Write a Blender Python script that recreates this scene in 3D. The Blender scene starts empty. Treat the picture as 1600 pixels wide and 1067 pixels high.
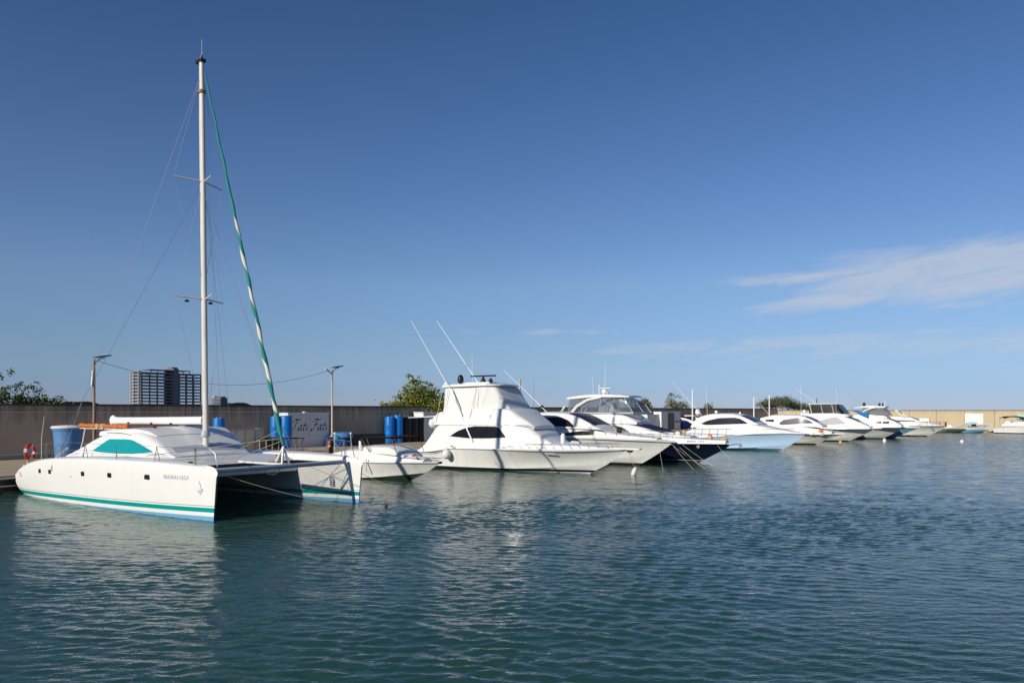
import bpy, math, random
import numpy as np
from mathutils import Vector, Matrix
random.seed(7); RNG=np.random.default_rng(11)
SC=bpy.context.scene; COL=SC.collection
PI=math.pi; rad=math.radians
# ---------------------------------------------------------------- camera
F_PX=1178.0; YH=641.5; CAM_H=3.6
cd=bpy.data.cameras.new('camera'); cam=bpy.data.objects.new('camera',cd); COL.objects.link(cam)
cam.location=(0,0,CAM_H); cam.rotation_euler=(rad(90),0,0)
cd.sensor_width=36; cd.lens=F_PX/1600*36; cd.shift_y=(YH-533.5)/1600; cd.clip_start=.1; cd.clip_end=20000
SC.camera=cam
# quay frame: u runs along the quay, n points out over the water
E0=(-22.1,32.5); U=(.5985,.8012); N=(.8012,-.5985); HEAD=math.atan2(N[1],N[0])
def W(t,n,z=0): return Vector((E0[0]+t*U[0]+n*N[0],E0[1]+t*U[1]+n*N[1],z))
def t_at(px,n):
    k=(px-800)/F_PX; bx=E0[0]+n*N[0]; by=E0[1]+n*N[1]
    return (k*by-bx)/(U[0]-k*U[1])
def z_at_px(py,P): return CAM_H-(py-YH)/F_PX*P[1]
# ---------------------------------------------------------------- sky, sun, exposure
SUN_EL=rad(23.5); a=rad(3.0)
sx=-U[0]*math.cos(a)-N[0]*math.sin(a); sy=-U[1]*math.cos(a)-N[1]*math.sin(a)
wd=bpy.data.worlds.new('World'); SC.world=wd; wd.use_nodes=True
nt=wd.node_tree; nt.nodes.clear()
def nn(nt,kind,**kw):
    nd=nt.nodes.new(kind)
    for k,v in kw.items(): setattr(nd,k,v)
    return nd
def math_node(nt,op,a,b=None,c=None,clamp=False):
    nd=nt.nodes.new('ShaderNodeMath'); nd.operation=op; nd.use_clamp=clamp
    for i,v in enumerate((a,b,c)):
        if v is None: continue
        if isinstance(v,(int,float)): nd.inputs[i].default_value=v
        else: nt.links.new(v,nd.inputs[i])
    return nd.outputs[0]
sky=nn(nt,'ShaderNodeTexSky',sky_type='NISHITA',sun_disc=False,sun_elevation=SUN_EL,sun_rotation=math.atan2(sx,sy),altitude=0,air_density=1.0,dust_density=.0,ozone_density=5.0)
tc=nn(nt,'ShaderNodeTexCoord'); sep=nn(nt,'ShaderNodeSeparateXYZ'); nt.links.new(tc.outputs['Generated'],sep.inputs[0])
az=math_node(nt,'ARCTAN2',sep.outputs[0],sep.outputs[1]); el=math_node(nt,'ARCSINE',sep.outputs[2])
# wispy cirrus: stretched noise in azimuth/elevation
cmb=nn(nt,'ShaderNodeCombineXYZ')
nt.links.new(math_node(nt,'MULTIPLY',az,11.0),cmb.inputs[0])
nt.links.new(math_node(nt,'SUBTRACT',math_node(nt,'MULTIPLY',el,62.0),math_node(nt,'MULTIPLY',az,7.0)),cmb.inputs[1])
nz=nn(nt,'ShaderNodeTexNoise'); nz.inputs['Scale'].default_value=.8; nz.inputs['Detail'].default_value=9; nz.inputs['Roughness'].default_value=.6; nz.inputs['Distortion'].default_value=.9
nt.links.new(cmb.outputs[0],nz.inputs['Vector'])
def blob(a0,e0,ra,re,sk=0):
    da=math_node(nt,'MULTIPLY',math_node(nt,'SUBTRACT',az,a0),1/ra)
    de=math_node(nt,'MULTIPLY',math_node(nt,'SUBTRACT',math_node(nt,'SUBTRACT',el,e0),math_node(nt,'MULTIPLY',math_node(nt,'SUBTRACT',az,a0),sk)),1/re)
    d2=math_node(nt,'ADD',math_node(nt,'MULTIPLY',da,da),math_node(nt,'MULTIPLY',de,de))
    return math_node(nt,'SUBTRACT',1.0,d2,clamp=True)
m1=blob(.55,.158,.24,.046,.01)
m2=math_node(nt,'MULTIPLY',blob(.42,.136,.17,.017,.12),.8)
m4=math_node(nt,'MULTIPLY',blob(.38,.163,.14,.011,.0),.72)
m3=math_node(nt,'MULTIPLY',blob(.46,.080,.42,.020,.01),.50)
m5=math_node(nt,'MULTIPLY',blob(.05,.104,.14,.006,.0),.44)
mask=math_node(nt,'MAXIMUM',math_node(nt,'MAXIMUM',math_node(nt,'MAXIMUM',m1,m2),m5),math_node(nt,'MAXIMUM',m3,m4))
cl=math_node(nt,'SUBTRACT',math_node(nt,'ADD',math_node(nt,'MULTIPLY',mask,.74),math_node(nt,'MULTIPLY',math_node(nt,'SUBTRACT',nz.outputs[0],.5),1.5)),.16)
cl=math_node(nt,'MULTIPLY',math_node(nt,'MULTIPLY',cl,1.9,clamp=True),math_node(nt,'MULTIPLY',mask,6.0,clamp=True))
cl=math_node(nt,'MULTIPLY',cl,.66)
skymul=nn(nt,'ShaderNodeMix',data_type='RGBA',blend_type='MULTIPLY'); skymul.inputs[0].default_value=1
nt.links.new(sky.outputs[0],skymul.inputs[6])
ramp=nn(nt,'ShaderNodeValToRGB'); nt.links.new(math_node(nt,'MULTIPLY',el,1.8,clamp=True),ramp.inputs[0])
for i,(e_,c_) in enumerate(((0,(.55,.66,1.1)),(.026,(.57,.68,1.08)),(.069,(.76,.79,.98)),(.161,(1.02,.98,1.06)),(.282,(.88,.90,1.05)),(.49,(.62,.76,.93)))):
    q=ramp.color_ramp.elements[i] if i<2 else ramp.color_ramp.elements.new(e_*1.8)
    q.position=e_*1.8; q.color=(*c_,1)
nt.links.new(ramp.outputs[0],skymul.inputs[7])
mix=nn(nt,'ShaderNodeMix',data_type='RGBA'); nt.links.new(cl,mix.inputs[0]); nt.links.new(skymul.outputs[2],mix.inputs[6]); mix.inputs[7].default_value=(6.3,6.8,7.8,1)
bg=nn(nt,'ShaderNodeBackground'); bg.inputs[1].default_value=.085
nt.links.new(mix.outputs[2],bg.inputs[0])
ow=nn(nt,'ShaderNodeOutputWorld'); nt.links.new(bg.outputs[0],ow.inputs[0])
sl=bpy.data.lights.new('sun','SUN'); sl.energy=4.2; sl.angle=rad(.53); sl.color=(1,.92,.80)
so=bpy.data.objects.new('sun',sl); COL.objects.link(so)
so.rotation_euler=Vector((sx*math.cos(SUN_EL),sy*math.cos(SUN_EL),math.sin(SUN_EL))).to_track_quat('Z','Y').to_euler(); so.location=(-30,-30,40)
vs=SC.view_settings; vs.view_transform='Standard'; vs.look='None'; vs.exposure=0; vs.gamma=1; vs.use_curve_mapping=False
# ---------------------------------------------------------------- materials
def mat(name,col,rough=.5,spec=.5,metal=0,coat=0,noise=None,bump=0,bscale=40,emit=None):
    """noise=(scale,amount,colour2): blotchy wear mixed into the base colour"""
    m=bpy.data.materials.new(name); m.use_nodes=True; t=m.node_tree; p=t.nodes['Principled BSDF']
    p.inputs['Base Color'].default_value=(*col,1); p.inputs['Roughness'].default_value=rough
    p.inputs['Specular IOR Level'].default_value=spec; p.inputs['Metallic'].default_value=metal; p.inputs['Coat Weight'].default_value=coat
    if noise or bump:
        c=nn(t,'ShaderNodeTexCoord')
    if noise:
        sc,am,c2=noise
        mp=nn(t,'ShaderNodeMapping'); mp.inputs['Scale'].default_value=sc if isinstance(sc,tuple) else (sc,)*3
        t.links.new(c.outputs['Object'],mp.inputs[0])
        n=nn(t,'ShaderNodeTexNoise'); n.inputs['Scale'].default_value=1; n.inputs['Detail'].default_value=6; n.inputs['Roughness'].default_value=.65
        t.links.new(mp.outputs[0],n.inputs['Vector'])
        r=nn(t,'ShaderNodeMapRange'); r.inputs[1].default_value=.42; r.inputs[2].default_value=.72; r.inputs[3].default_value=0; r.inputs[4].default_value=am
        t.links.new(n.outputs[0],r.inputs[0])
        x=nn(t,'ShaderNodeMix',data_type='RGBA'); x.inputs[6].default_value=(*col,1); x.inputs[7].default_value=(*c2,1)
        t.links.new(r.outputs[0],x.inputs[0]); t.links.new(x.outputs[2],p.inputs['Base Color'])
    if bump:
        n=nn(t,'ShaderNodeTexNoise'); n.inputs['Scale'].default_value=bscale; n.inputs['Detail'].default_value=4
        t.links.new(c.outputs['Object'],n.inputs['Vector'])
        b=nn(t,'ShaderNodeBump'); b.inputs['Strength'].default_value=bump; b.inputs['Distance'].default_value=.02
        t.links.new(n.outputs[0],b.inputs['Height']); t.links.new(b.outputs[0],p.inputs['Normal'])
    return m
def stripe_mat(name,bands,top,slope=0,z_curve=0,rough=.28,dirt=.18):
    """hull paint in horizontal bands: bands=[(z_upper,colour),...] from the keel up; slope tilts the bands along x"""
    m=bpy.data.materials.new(name); m.use_nodes=True; t=m.node_tree; p=t.nodes['Principled BSDF']
    p.inputs['Roughness'].default_value=rough; p.inputs['Specular IOR Level'].default_value=.4
    c=nn(t,'ShaderNodeTexCoord'); s=nn(t,'ShaderNodeSeparateXYZ'); t.links.new(c.outputs['Object'],s.inputs[0])
    z=math_node(t,'SUBTRACT',s.outputs[2],math_node(t,'MULTIPLY',s.outputs[0],slope))
    cur=None
    for zu,colr in bands+[(None,top)]:
        if cur is None: prev=colr; cur=('c',colr,zu); continue
        x=nn(t,'ShaderNodeMix',data_type='RGBA')
        t.links.new(math_node(t,'GREATER_THAN',z,cur[2]),x.inputs[0])
        if cur[0]=='c': x.inputs[6].default_value=(*cur[1],1)
        else: t.links.new(cur[1],x.inputs[6])
        x.inputs[7].default_value=(*colr,1); cur=('l',x.outputs[2],zu)
    # faint vertical weathering streaks
    mp=nn(t,'ShaderNodeMapping'); mp.inputs['Scale'].default_value=(2.2,2.2,.5); t.links.new(c.outputs['Object'],mp.inputs[0])
    n=nn(t,'ShaderNodeTexNoise'); n.inputs['Scale'].default_value=1.5; n.inputs['Detail'].default_value=6; t.links.new(mp.outputs[0],n.inputs['Vector'])
    r=nn(t,'ShaderNodeMapRange'); r.inputs[1].default_value=.45; r.inputs[2].default_value=.8; r.inputs[4].default_value=dirt; t.links.new(n.outputs[0],r.inputs[0])
    x=nn(t,'ShaderNodeMix',data_type='RGBA',blend_type='MULTIPLY'); t.links.new(r.outputs[0],x.inputs[0]); t.links.new(cur[1],x.inputs[6]); x.inputs[7].default_value=(.62,.6,.5,1)
    t.links.new(x.outputs[2],p.inputs['Base Color'])
    return m
WH=(.80,.79,.755)
M=dict(
 wetrope=mat('wet_rope',(.20,.16,.11),.9,.1),
 gel=mat('white_gelcoat',WH,.3,.4,coat=.15,noise=(1.2,.16,(.62,.60,.54))),
 gel2=mat('white_gelcoat_warm',(.78,.765,.71),.35,.4,noise=(1.5,.25,(.58,.55,.47))),
 deck=mat('deck_nonskid',(.72,.71,.67),.6,.3,noise=(3,.25,(.55,.53,.48))),
 canvas=mat('white_canvas',(.74,.735,.71),.85,.1,noise=(2.0,.2,(.64,.64,.61)),bump=.12,bscale=4),
 grey=mat('grey_moulding',(.42,.45,.5),.5,.4),
 glass=mat('dark_glass',(.008,.008,.010),.22,.25),
 glassb=mat('blue_dark_glass',(.018,.018,.032),.2,.3),
 navyc=mat('navy_canvas',(.030,.028,.085),.8,.1,noise=(3,.3,(.05,.05,.11))),
 gglass=mat('grey_tint_glass',(.10,.09,.12),.2,.3),
 greyc=mat('grey_window_cover',(.50,.50,.50),.8,.2,noise=(4,.4,(.42,.42,.42))),
 teal=mat('teal_cover',(.0,.29,.32),.75,.15,noise=(5,.5,(.0,.23,.26)),bump=.15,bscale=8),
 black=mat('black_plastic',(.012,.012,.013),.4,.4),
 blackc=mat('black_canvas',(.015,.015,.017),.85,.1),
 chrome=mat('stainless',(.55,.55,.56),.28,.5,metal=.9),
 wire=mat('steel_wire',(.25,.26,.27),.5,.4,metal=.5),
 spar=mat('mast_paint',(.66,.63,.56),.45,.4,noise=((9,9,.7),.55,(.42,.34,.26))),
 boom=mat('boom_paint',(.82,.81,.78),.4,.4,noise=((.8,3,3),.2,(.6,.56,.5))),
 pole=mat('outrigger_white',(.85,.87,.9),.4,.4),
 rope=mat('mooring_rope',(.42,.36,.26),.9,.1,noise=(30,.6,(.2,.16,.1))),
 orange=mat('orange_wrap',(.55,.17,.05),.85,.1,noise=(9,.8,(.30,.12,.05)),bump=.6,bscale=14),
 brown=mat('brown_timber',(.13,.05,.03),.7,.2,noise=((2,14,14),.6,(.07,.03,.02))),
 red=mat('lifebuoy_red',(.72,.05,.025),.5,.4),
 white=mat('white_paint',(.8,.8,.78),.5,.4),
 flagr=mat('orange_red_cloth',(.75,.14,.06),.8,.1),
 blue=mat('drum_blue',(.0,.16,.53),.42,.4,noise=(3,.35,(.01,.10,.36))),
 tub=mat('tub_blue',(.09,.23,.46),.5,.35,noise=(2.5,.4,(.07,.17,.36))),
 tarp=mat('blue_tarp',(.01,.06,.22),.7,.2,bump=.8,bscale=4),
 tan=mat('tan_canvas',(.50,.37,.24),.85,.1),
 bluec=mat('bright_blue_canvas',(.02,.19,.50),.8,.1),
 cab=mat('cabinet_front',(.74,.70,.66),.55,.3,noise=(2,.3,(.58,.55,.52))),
 cream=mat('cream_panel',(.78,.70,.50),.6,.3,noise=(3,.4,(.36,.34,.25))),
 rust=mat('rusty_steel',(.34,.24,.18),.8,.2,noise=((10,10,1.2),.9,(.16,.07,.04))),
 galv=mat('lamp_steel',(.55,.47,.37),.5,.4,noise=((10,10,1.2),.6,(.34,.24,.16))),
 solar=mat('solar_panel',(.02,.02,.03),.25,.5),
 fender=mat('fender_vinyl',(.74,.70,.58),.5,.3,noise=(6,.4,(.45,.42,.33))),
 cone_lit=mat('building_concrete_lit',(.42,.38,.31),.9,.1,noise=(.3,.4,(.3,.27,.22))),  # lighter copy, sunlight painted in for the tower's lit end
 cone_shaded=mat('building_concrete_shaded',(.17,.18,.21),.9,.1,noise=(.3,.5,(.11,.12,.15))),  # same concrete with the shade of unlit faces painted in
 bark=mat('bark',(.20,.16,.12),.9,.1,bump=.5,bscale=12),
 yellow=mat('yellow_vinyl',(.75,.50,.06),.6,.3),
 peach=mat('orange_float',(.80,.36,.18),.6,.3),
 skin=mat('grey_text_ink',(.60,.65,.62),.6,.2),
 ink=mat('black_ink',(.03,.03,.03),.7,.2),
 inkt=mat('teal_ink',(.10,.38,.38),.6,.2),
 mint=mat('mint_canvas',(.42,.66,.60),.8,.1),
 dgreen=mat('dark_green_canvas',(.03,.07,.07),.8,.1),
)
def clear_vinyl():
    m=bpy.data.materials.new('clear_vinyl'); m.use_nodes=True; t=m.node_tree; t.nodes.clear()
    tr=nn(t,'ShaderNodeBsdfTransparent'); tr.inputs[0].default_value=(.72,.75,.78,1)
    g=nn(t,'ShaderNodeBsdfPrincipled'); g.inputs['Base Color'].default_value=(.25,.27,.30,1); g.inputs['Roughness'].default_value=.12
    x=nn(t,'ShaderNodeMixShader'); x.inputs[0].default_value=.34; t.links.new(tr.outputs[0],x.inputs[1]); t.links.new(g.outputs[0],x.inputs[2])
    o=nn(t,'ShaderNodeOutputMaterial'); t.links.new(x.outputs[0],o.inputs[0]); return m
M['vinyl']=clear_vinyl()
# ---------------------------------------------------------------- mesh helpers
def lerp(a,b,f): return a+(b-a)*f
def interp(pts,x):
    """piecewise linear through sorted (x,y)"""
    if x<=pts[0][0]: return pts[0][1]
    for (x0,y0),(x1,y1) in zip(pts,pts[1:]):
        if x<=x1: return y0+(y1-y0)*(x-x0)/max(1e-9,x1-x0)
    return pts[-1][1]
def smooth(pts,x):
    """monotone-ish cubic through sorted (x,y)"""
    xs=[p[0] for p in pts]; ys=[p[1] for p in pts]; n=len(xs)
    if x<=xs[0]: return ys[0]
    if x>=xs[-1]: return ys[-1]
    i=0
    while x>xs[i+1]: i+=1
    def sl(j):
        if j<=0: return (ys[1]-ys[0])/(xs[1]-xs[0])
        if j>=n-1: return (ys[-1]-ys[-2])/(xs[-1]-xs[-2])
        d0=(ys[j]-ys[j-1])/(xs[j]-xs[j-1]); d1=(ys[j+1]-ys[j])/(xs[j+1]-xs[j])
        return 0 if d0*d1<=0 else 2*d0*d1/(d0+d1)
    h=xs[i+1]-xs[i]; s=(x-xs[i])/h; m0=sl(i)*h; m1=sl(i+1)*h
    return (2*s**3-3*s*s+1)*ys[i]+(s**3-2*s*s+s)*m0+(-2*s**3+3*s*s)*ys[i+1]+(s**3-s*s)*m1
class MB:
    def __init__(s): s.v=[]; s.f=[]
    def grid(s,rows,closed=False,flip=False):
        b=len(s.v); m=len(rows[0])
        for r in rows: s.v+= [tuple(p) for p in r]
        for i in range(len(rows)-1):
            for j in range(m if closed else m-1):
                j2=(j+1)%m; q=(b+i*m+j,b+i*m+j2,b+(i+1)*m+j2,b+(i+1)*m+j)
                s.f.append(q[::-1] if flip else q)
        return s
    def poly(s,pts):
        b=len(s.v); s.v+=[tuple(p) for p in pts]; s.f.append(tuple(range(b,b+len(pts)))); return s
    def box(s,c,d,rz=0,bev=0):
        x,y,z=[k/2 for k in d]; R=Matrix.Rotation(rz,3,'Z'); c=Vector(c); b=len(s.v)
        for dz in (-z,z):
            for dx,dy in ((-x,-y),(x,-y),(x,y),(-x,y)): s.v.append(tuple(c+R@Vector((dx,dy,dz))))
        s.f+=[(b+3,b+2,b+1,b),(b+4,b+5,b+6,b+7)]+[(b+i,b+(i+1)%4,b+4+(i+1)%4,b+4+i) for i in range(4)]
        return s
    def tube(s,pts,r,k=6,cap=True):
        pts=[Vector(p) for p in pts]; n=len(pts); rows=[]
        rs=r if isinstance(r,(list,tuple)) else [r]*n
        for i,p in enumerate(pts):
            d=(pts[min(i+1,n-1)]-pts[max(i-1,0)]).normalized()
            ref=Vector((0,0,1)) if abs(d.z)<.9 else Vector((1,0,0))
            a=d.cross(ref).normalized(); b=d.cross(a)
            rows.append([p+(a*math.cos(2*PI*j/k)+b*math.sin(2*PI*j/k))*rs[i] for j in range(k)])
        s.grid(rows,closed=True)
        if cap: s.poly(rows[0]); s.poly(rows[-1][::-1])
        return s
    def lathe(s,prof,c=(0,0,0),k=16,axis='Z'):
        rows=[]
        for r,h in prof:
            row=[]
            for j in range(k):
                A=2*PI*j/k; x,y=r*math.cos(A),r*math.sin(A)
                p=(x,y,h) if axis=='Z' else ((h,x,y) if axis=='X' else (x,h,y))
                row.append((c[0]+p[0],c[1]+p[1],c[2]+p[2]))
            rows.append(row)
        s.grid(rows,closed=True)
        if prof[0][0]>1e-4: s.poly(rows[0][::-1])
        if prof[-1][0]>1e-4: s.poly(rows[-1])
        return s
    def prism(s,pts,h,axis='Y',c=0):
        """extrude a polygon given in the plane across `axis`, thickness h centred on c"""
        def P(p,o): return (p[0],o,p[1]) if axis=='Y' else ((o,p[0],p[1]) if axis=='X' else (p[0],p[1],o))
        A=[P(p,c-h/2) for p in pts]; B=[P(p,c+h/2) for p in pts]; s.poly(A); s.poly(B[::-1])
        for i in range(len(pts)):
            j=(i+1)%len(pts); s.poly([A[i],B[i],B[j],A[j]])
        return s
    def build(s,name,m,parent=None,sm=False,bev=0,fix=True):
        me=bpy.data.meshes.new(name); me.from_pydata(s.v,[],s.f); me.update()
        if fix:
            import bmesh
            bm=bmesh.new(); bm.from_mesh(me)
            if sm: bmesh.ops.remove_doubles(bm,verts=bm.verts,dist=.0004)
            if bev: 
                bmesh.ops.remove_doubles(bm,verts=bm.verts,dist=.0004)
                bmesh.ops.bevel(bm,geom=[e for e in bm.edges if e.is_manifold and e.calc_face_angle(0)>.6],offset=bev,segments=2,affect='EDGES',clamp_overlap=True)
            bmesh.ops.recalc_face_normals(bm,faces=bm.faces); bm.to_mesh(me); bm.free()
        if sm:
            me.shade_smooth()
            try: me.set_sharp_from_angle(angle=rad(sm if sm is not True else 40))
            except Exception: pass
        o=bpy.data.objects.new(name,me); COL.objects.link(o)
        me.materials.append(M[m] if isinstance(m,str) else m)
        if parent is not None: o.parent=parent
        return o
def thing(name,label,cat,loc=(0,0,0),rz=0,group=None):
    o=bpy.data.objects.new(name,None); COL.objects.link(o); o.location=loc; o.rotation_euler=(0,0,rz)
    o.empty_display_size=.3; return tag(o,label,cat,group)
def tag(o,label,cat,group=None):
    o['label']=label; o['category']=cat
    if group: o['group']=group
    return o
def struct(o): o['kind']='structure'; return o
def boat_root(name,label,t,n0,yaw=0,group='boats moored stern to the quay',roll=0):
    p=W(t,n0,0); o=thing(name,label,'boat',p,HEAD+rad(yaw),group); o.rotation_euler=(rad(roll),0,HEAD+rad(yaw)); return o
# ---------------------------------------------------------------- water
def water():
    def axis(lo,hi,step,far,g=1.12):
        a=list(np.arange(lo,hi,step)); d=step; x=a[-1]
        while x<far: d*=g; x+=d; a.append(x)
        d=step; x=lo
        while x>-far: d*=g; x-=d; a.insert(0,x)
        return np.array(a)
    X=axis(-13,17,.095,9000,1.035); Y=axis(8.2,27,.058,9000,1.013)
    Y=np.concatenate([np.array([-9000,-3000,-800,-200,-60,-20,-5,2,5,7]),Y[Y>7.4]])
    gx,gy=np.meshgrid(X,Y); z=np.zeros_like(gx)
    stepx=np.gradient(X)[None,:]+0*gx; stepy=np.gradient(Y)[:,None]+0*gx
    r=np.random.default_rng(5)
    gust=.75+.25*np.sin(gx*.21+.13*gy+1)*np.sin(gy*.17-.09*gx)+.2*np.sin(gx*.53-gy*.41)
    for i in range(90):
        lam=.15*(3.4**r.random()) if i<78 else 1.1*(2.2**r.random()); k=2*PI/lam
        th=rad(253+r.normal(0,27)); kx,ky=k*math.cos(th),k*math.sin(th)
        amp=(.0053*lam**1.05 if i<78 else .0016*lam)*(.5+r.random())
        fade=np.clip(lam/(2.6*np.maximum(stepx*abs(math.cos(th)),stepy*abs(math.sin(th))))-.7,0,1)
        ph=kx*gx+ky*gy+r.random()*6.28+.9*np.sin(gx*.31+gy*.11+i)+.9*np.sin(gy*.23-gx*.17+2*i)
        z+=fade*amp*gust*(np.sin(ph)+.25*np.cos(2*ph))
    nx,ny=len(X),len(Y)
    v=np.stack([gx,gy,z],-1).reshape(-1,3)
    idx=np.arange(nx*ny).reshape(ny,nx)
    f=np.stack([idx[:-1,:-1],idx[:-1,1:],idx[1:,1:],idx[1:,:-1]],-1).reshape(-1,4)
    me=bpy.data.meshes.new('water'); me.vertices.add(len(v)); me.vertices.foreach_set('co',v.astype(np.float32).ravel())
    me.loops.add(f.size); me.loops.foreach_set('vertex_index',f.ravel().astype(np.int32))
    me.polygons.add(len(f)); me.polygons.foreach_set('loop_start',np.arange(0,f.size,4,dtype=np.int32))
    me.update(calc_edges=True); me.shade_smooth()
    m=bpy.data.materials.new('harbour_water'); m.use_nodes=True; t=m.node_tree; p=t.nodes['Principled BSDF']
    p.inputs['Base Color'].default_value=(.019,.066,.047,1); p.inputs['Roughness'].default_value=.045; p.inputs['IOR'].default_value=1.33; p.inputs['Specular IOR Level'].default_value=.5
    c=nn(t,'ShaderNodeTexCoord')
    def layer(scale,rot,stretch,strength,dist,prev=None):
        mp=nn(t,'ShaderNodeMapping'); mp.inputs['Rotation'].default_value=(0,0,rad(rot)); mp.inputs['Scale'].default_value=(scale/stretch,scale,scale)
        t.links.new(c.outputs['Object'],mp.inputs[0])
        n=nn(t,'ShaderNodeTexNoise'); n.inputs['Scale'].default_value=1; n.inputs['Detail'].default_value=2.5; n.inputs['Roughness'].default_value=.55; n.inputs['Distortion'].default_value=.5
        t.links.new(mp.outputs[0],n.inputs['Vector'])
        b=nn(t,'ShaderNodeBump'); b.inputs['Strength'].default_value=strength; b.inputs['Distance'].default_value=dist
        t.links.new(n.outputs[0],b.inputs['Height'])
        if prev: t.links.new(prev.outputs[0],b.inputs['Normal'])
        return b
    b1=layer(2.6,14,3.0,1.0,.016); b2=layer(8.0,18,2.8,1.0,.015,b1); b3=layer(20,8,2.0,.9,.006,b2)
    # open water is ruffled: unresolved ripple slopes, stronger away from the shelter of the near shore
    ps=nn(t,'ShaderNodeSeparateXYZ'); t.links.new(c.outputs['Object'],ps.inputs[0])
    amt=nn(t,'ShaderNodeMapRange'); amt.inputs[1].default_value=15; amt.inputs[2].default_value=75; amt.inputs[3].default_value=.08; amt.inputs[4].default_value=.85; t.links.new(ps.outputs[1],amt.inputs[0])
    mp=nn(t,'ShaderNodeMapping'); mp.inputs['Scale'].default_value=(1.6,3.2,1); t.links.new(c.outputs['Object'],mp.inputs[0])
    n2=nn(t,'ShaderNodeTexNoise'); n2.inputs['Scale'].default_value=1; n2.inputs['Detail'].default_value=3; t.links.new(mp.outputs[0],n2.inputs['Vector'])
    v1=nn(t,'ShaderNodeVectorMath',operation='SUBTRACT'); t.links.new(n2.outputs['Color'],v1.inputs[0]); v1.inputs[1].default_value=(.5,.5,.5)
    v2=nn(t,'ShaderNodeVectorMath',operation='MULTIPLY'); t.links.new(v1.outputs[0],v2.inputs[0]); v2.inputs[1].default_value=(.7,1,0)
    v3=nn(t,'ShaderNodeVectorMath',operation='SCALE'); t.links.new(v2.outputs[0],v3.inputs[0]); t.links.new(amt.outputs[0],v3.inputs['Scale'])
    v4=nn(t,'ShaderNodeVectorMath',operation='ADD'); t.links.new(b3.outputs[0],v4.inputs[0]); t.links.new(v3.outputs[0],v4.inputs[1])
    v5=nn(t,'ShaderNodeVectorMath',operation='NORMALIZE'); t.links.new(v4.outputs[0],v5.inputs[0])
    t.links.new(v5.outputs[0],p.inputs['Normal'])
    rg=nn(t,'ShaderNodeMapRange'); rg.inputs[1].default_value=14; rg.inputs[2].default_value=80; rg.inputs[3].default_value=.05; rg.inputs[4].default_value=.17; t.links.new(ps.outputs[1],rg.inputs[0]); t.links.new(rg.outputs[0],p.inputs['Roughness'])
    me.materials.append(m)
    o=bpy.data.objects.new('water',me); COL.objects.link(o); return struct(o)
water()
# ---------------------------------------------------------------- quay, ground, walls
QZ=.7; WN=-13.5; WT=4.0; TC=149.0      # quay top, wall line, wall top, corner of the two walls
FR=thing  # alias
def frame_obj(name,label=None,cat=None):
    o=bpy.data.objects.new(name,None); COL.objects.link(o); o.location=(E0[0],E0[1],0); o.rotation_euler=(0,0,HEAD)
    if label: tag(o,label,cat)
    return o
# inside this frame: x = n (out over the water), y = t (along the quay)
def at(o): o.location=(E0[0],E0[1],0); o.rotation_euler=(0,0,HEAD); return o
mq=mat('quay_sand_concrete',(.47,.37,.25),.95,.1,noise=(.55,.7,(.36,.29,.20)),bump=.5,bscale=9)
mqe=mat('quay_edge_stone',(.22,.19,.15),.95,.1,noise=(2.2,.9,(.11,.095,.075)),bump=1.0,bscale=6)
mqd=mat('quay_timber_and_face_shade',(.055,.048,.042),.9,.2,noise=((3,3,1),.7,(.02,.02,.018)))  # dark timber colour that also paints shade on the quay face
b=MB(); b.box(((-13.3-.9)/2,60,QZ/2-.5),(12.4,190,QZ+1)); quay=struct(at(b.build('quay',mq)))
b=MB(); b.box((-.45,60,QZ/2-.53),(.9,190,QZ+.96)); at(b.build('edge_kerb',mqe)); o=bpy.data.objects['edge_kerb']; o.location=(0,0,0); o.rotation_euler=(0,0,0); o.parent=quay
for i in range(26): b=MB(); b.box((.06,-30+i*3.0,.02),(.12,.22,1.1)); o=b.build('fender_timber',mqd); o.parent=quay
b=MB(); b.box((.16,20,.34),(.06,104,.05)); o=b.build('waler_pipe','galv'); o.parent=quay
b=MB(); b.box((.012,60,QZ-.36),(.03,189.6,.5)); o=b.build('quay_face_shade',mqd); o.parent=quay  # thin dark sheet paints the shade of the unlit face
mg=mat('dry_ground',(.25,.21,.15),.95,.1,noise=(.05,.6,(.14,.15,.08)))
b=MB(); b.poly([(-13.9,-400,.55),(-13.9,TC+.2,.55),(-2500,TC+1500,.55),(-2500,-400,.55)]); struct(at(b.build('ground',mg)))
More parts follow.
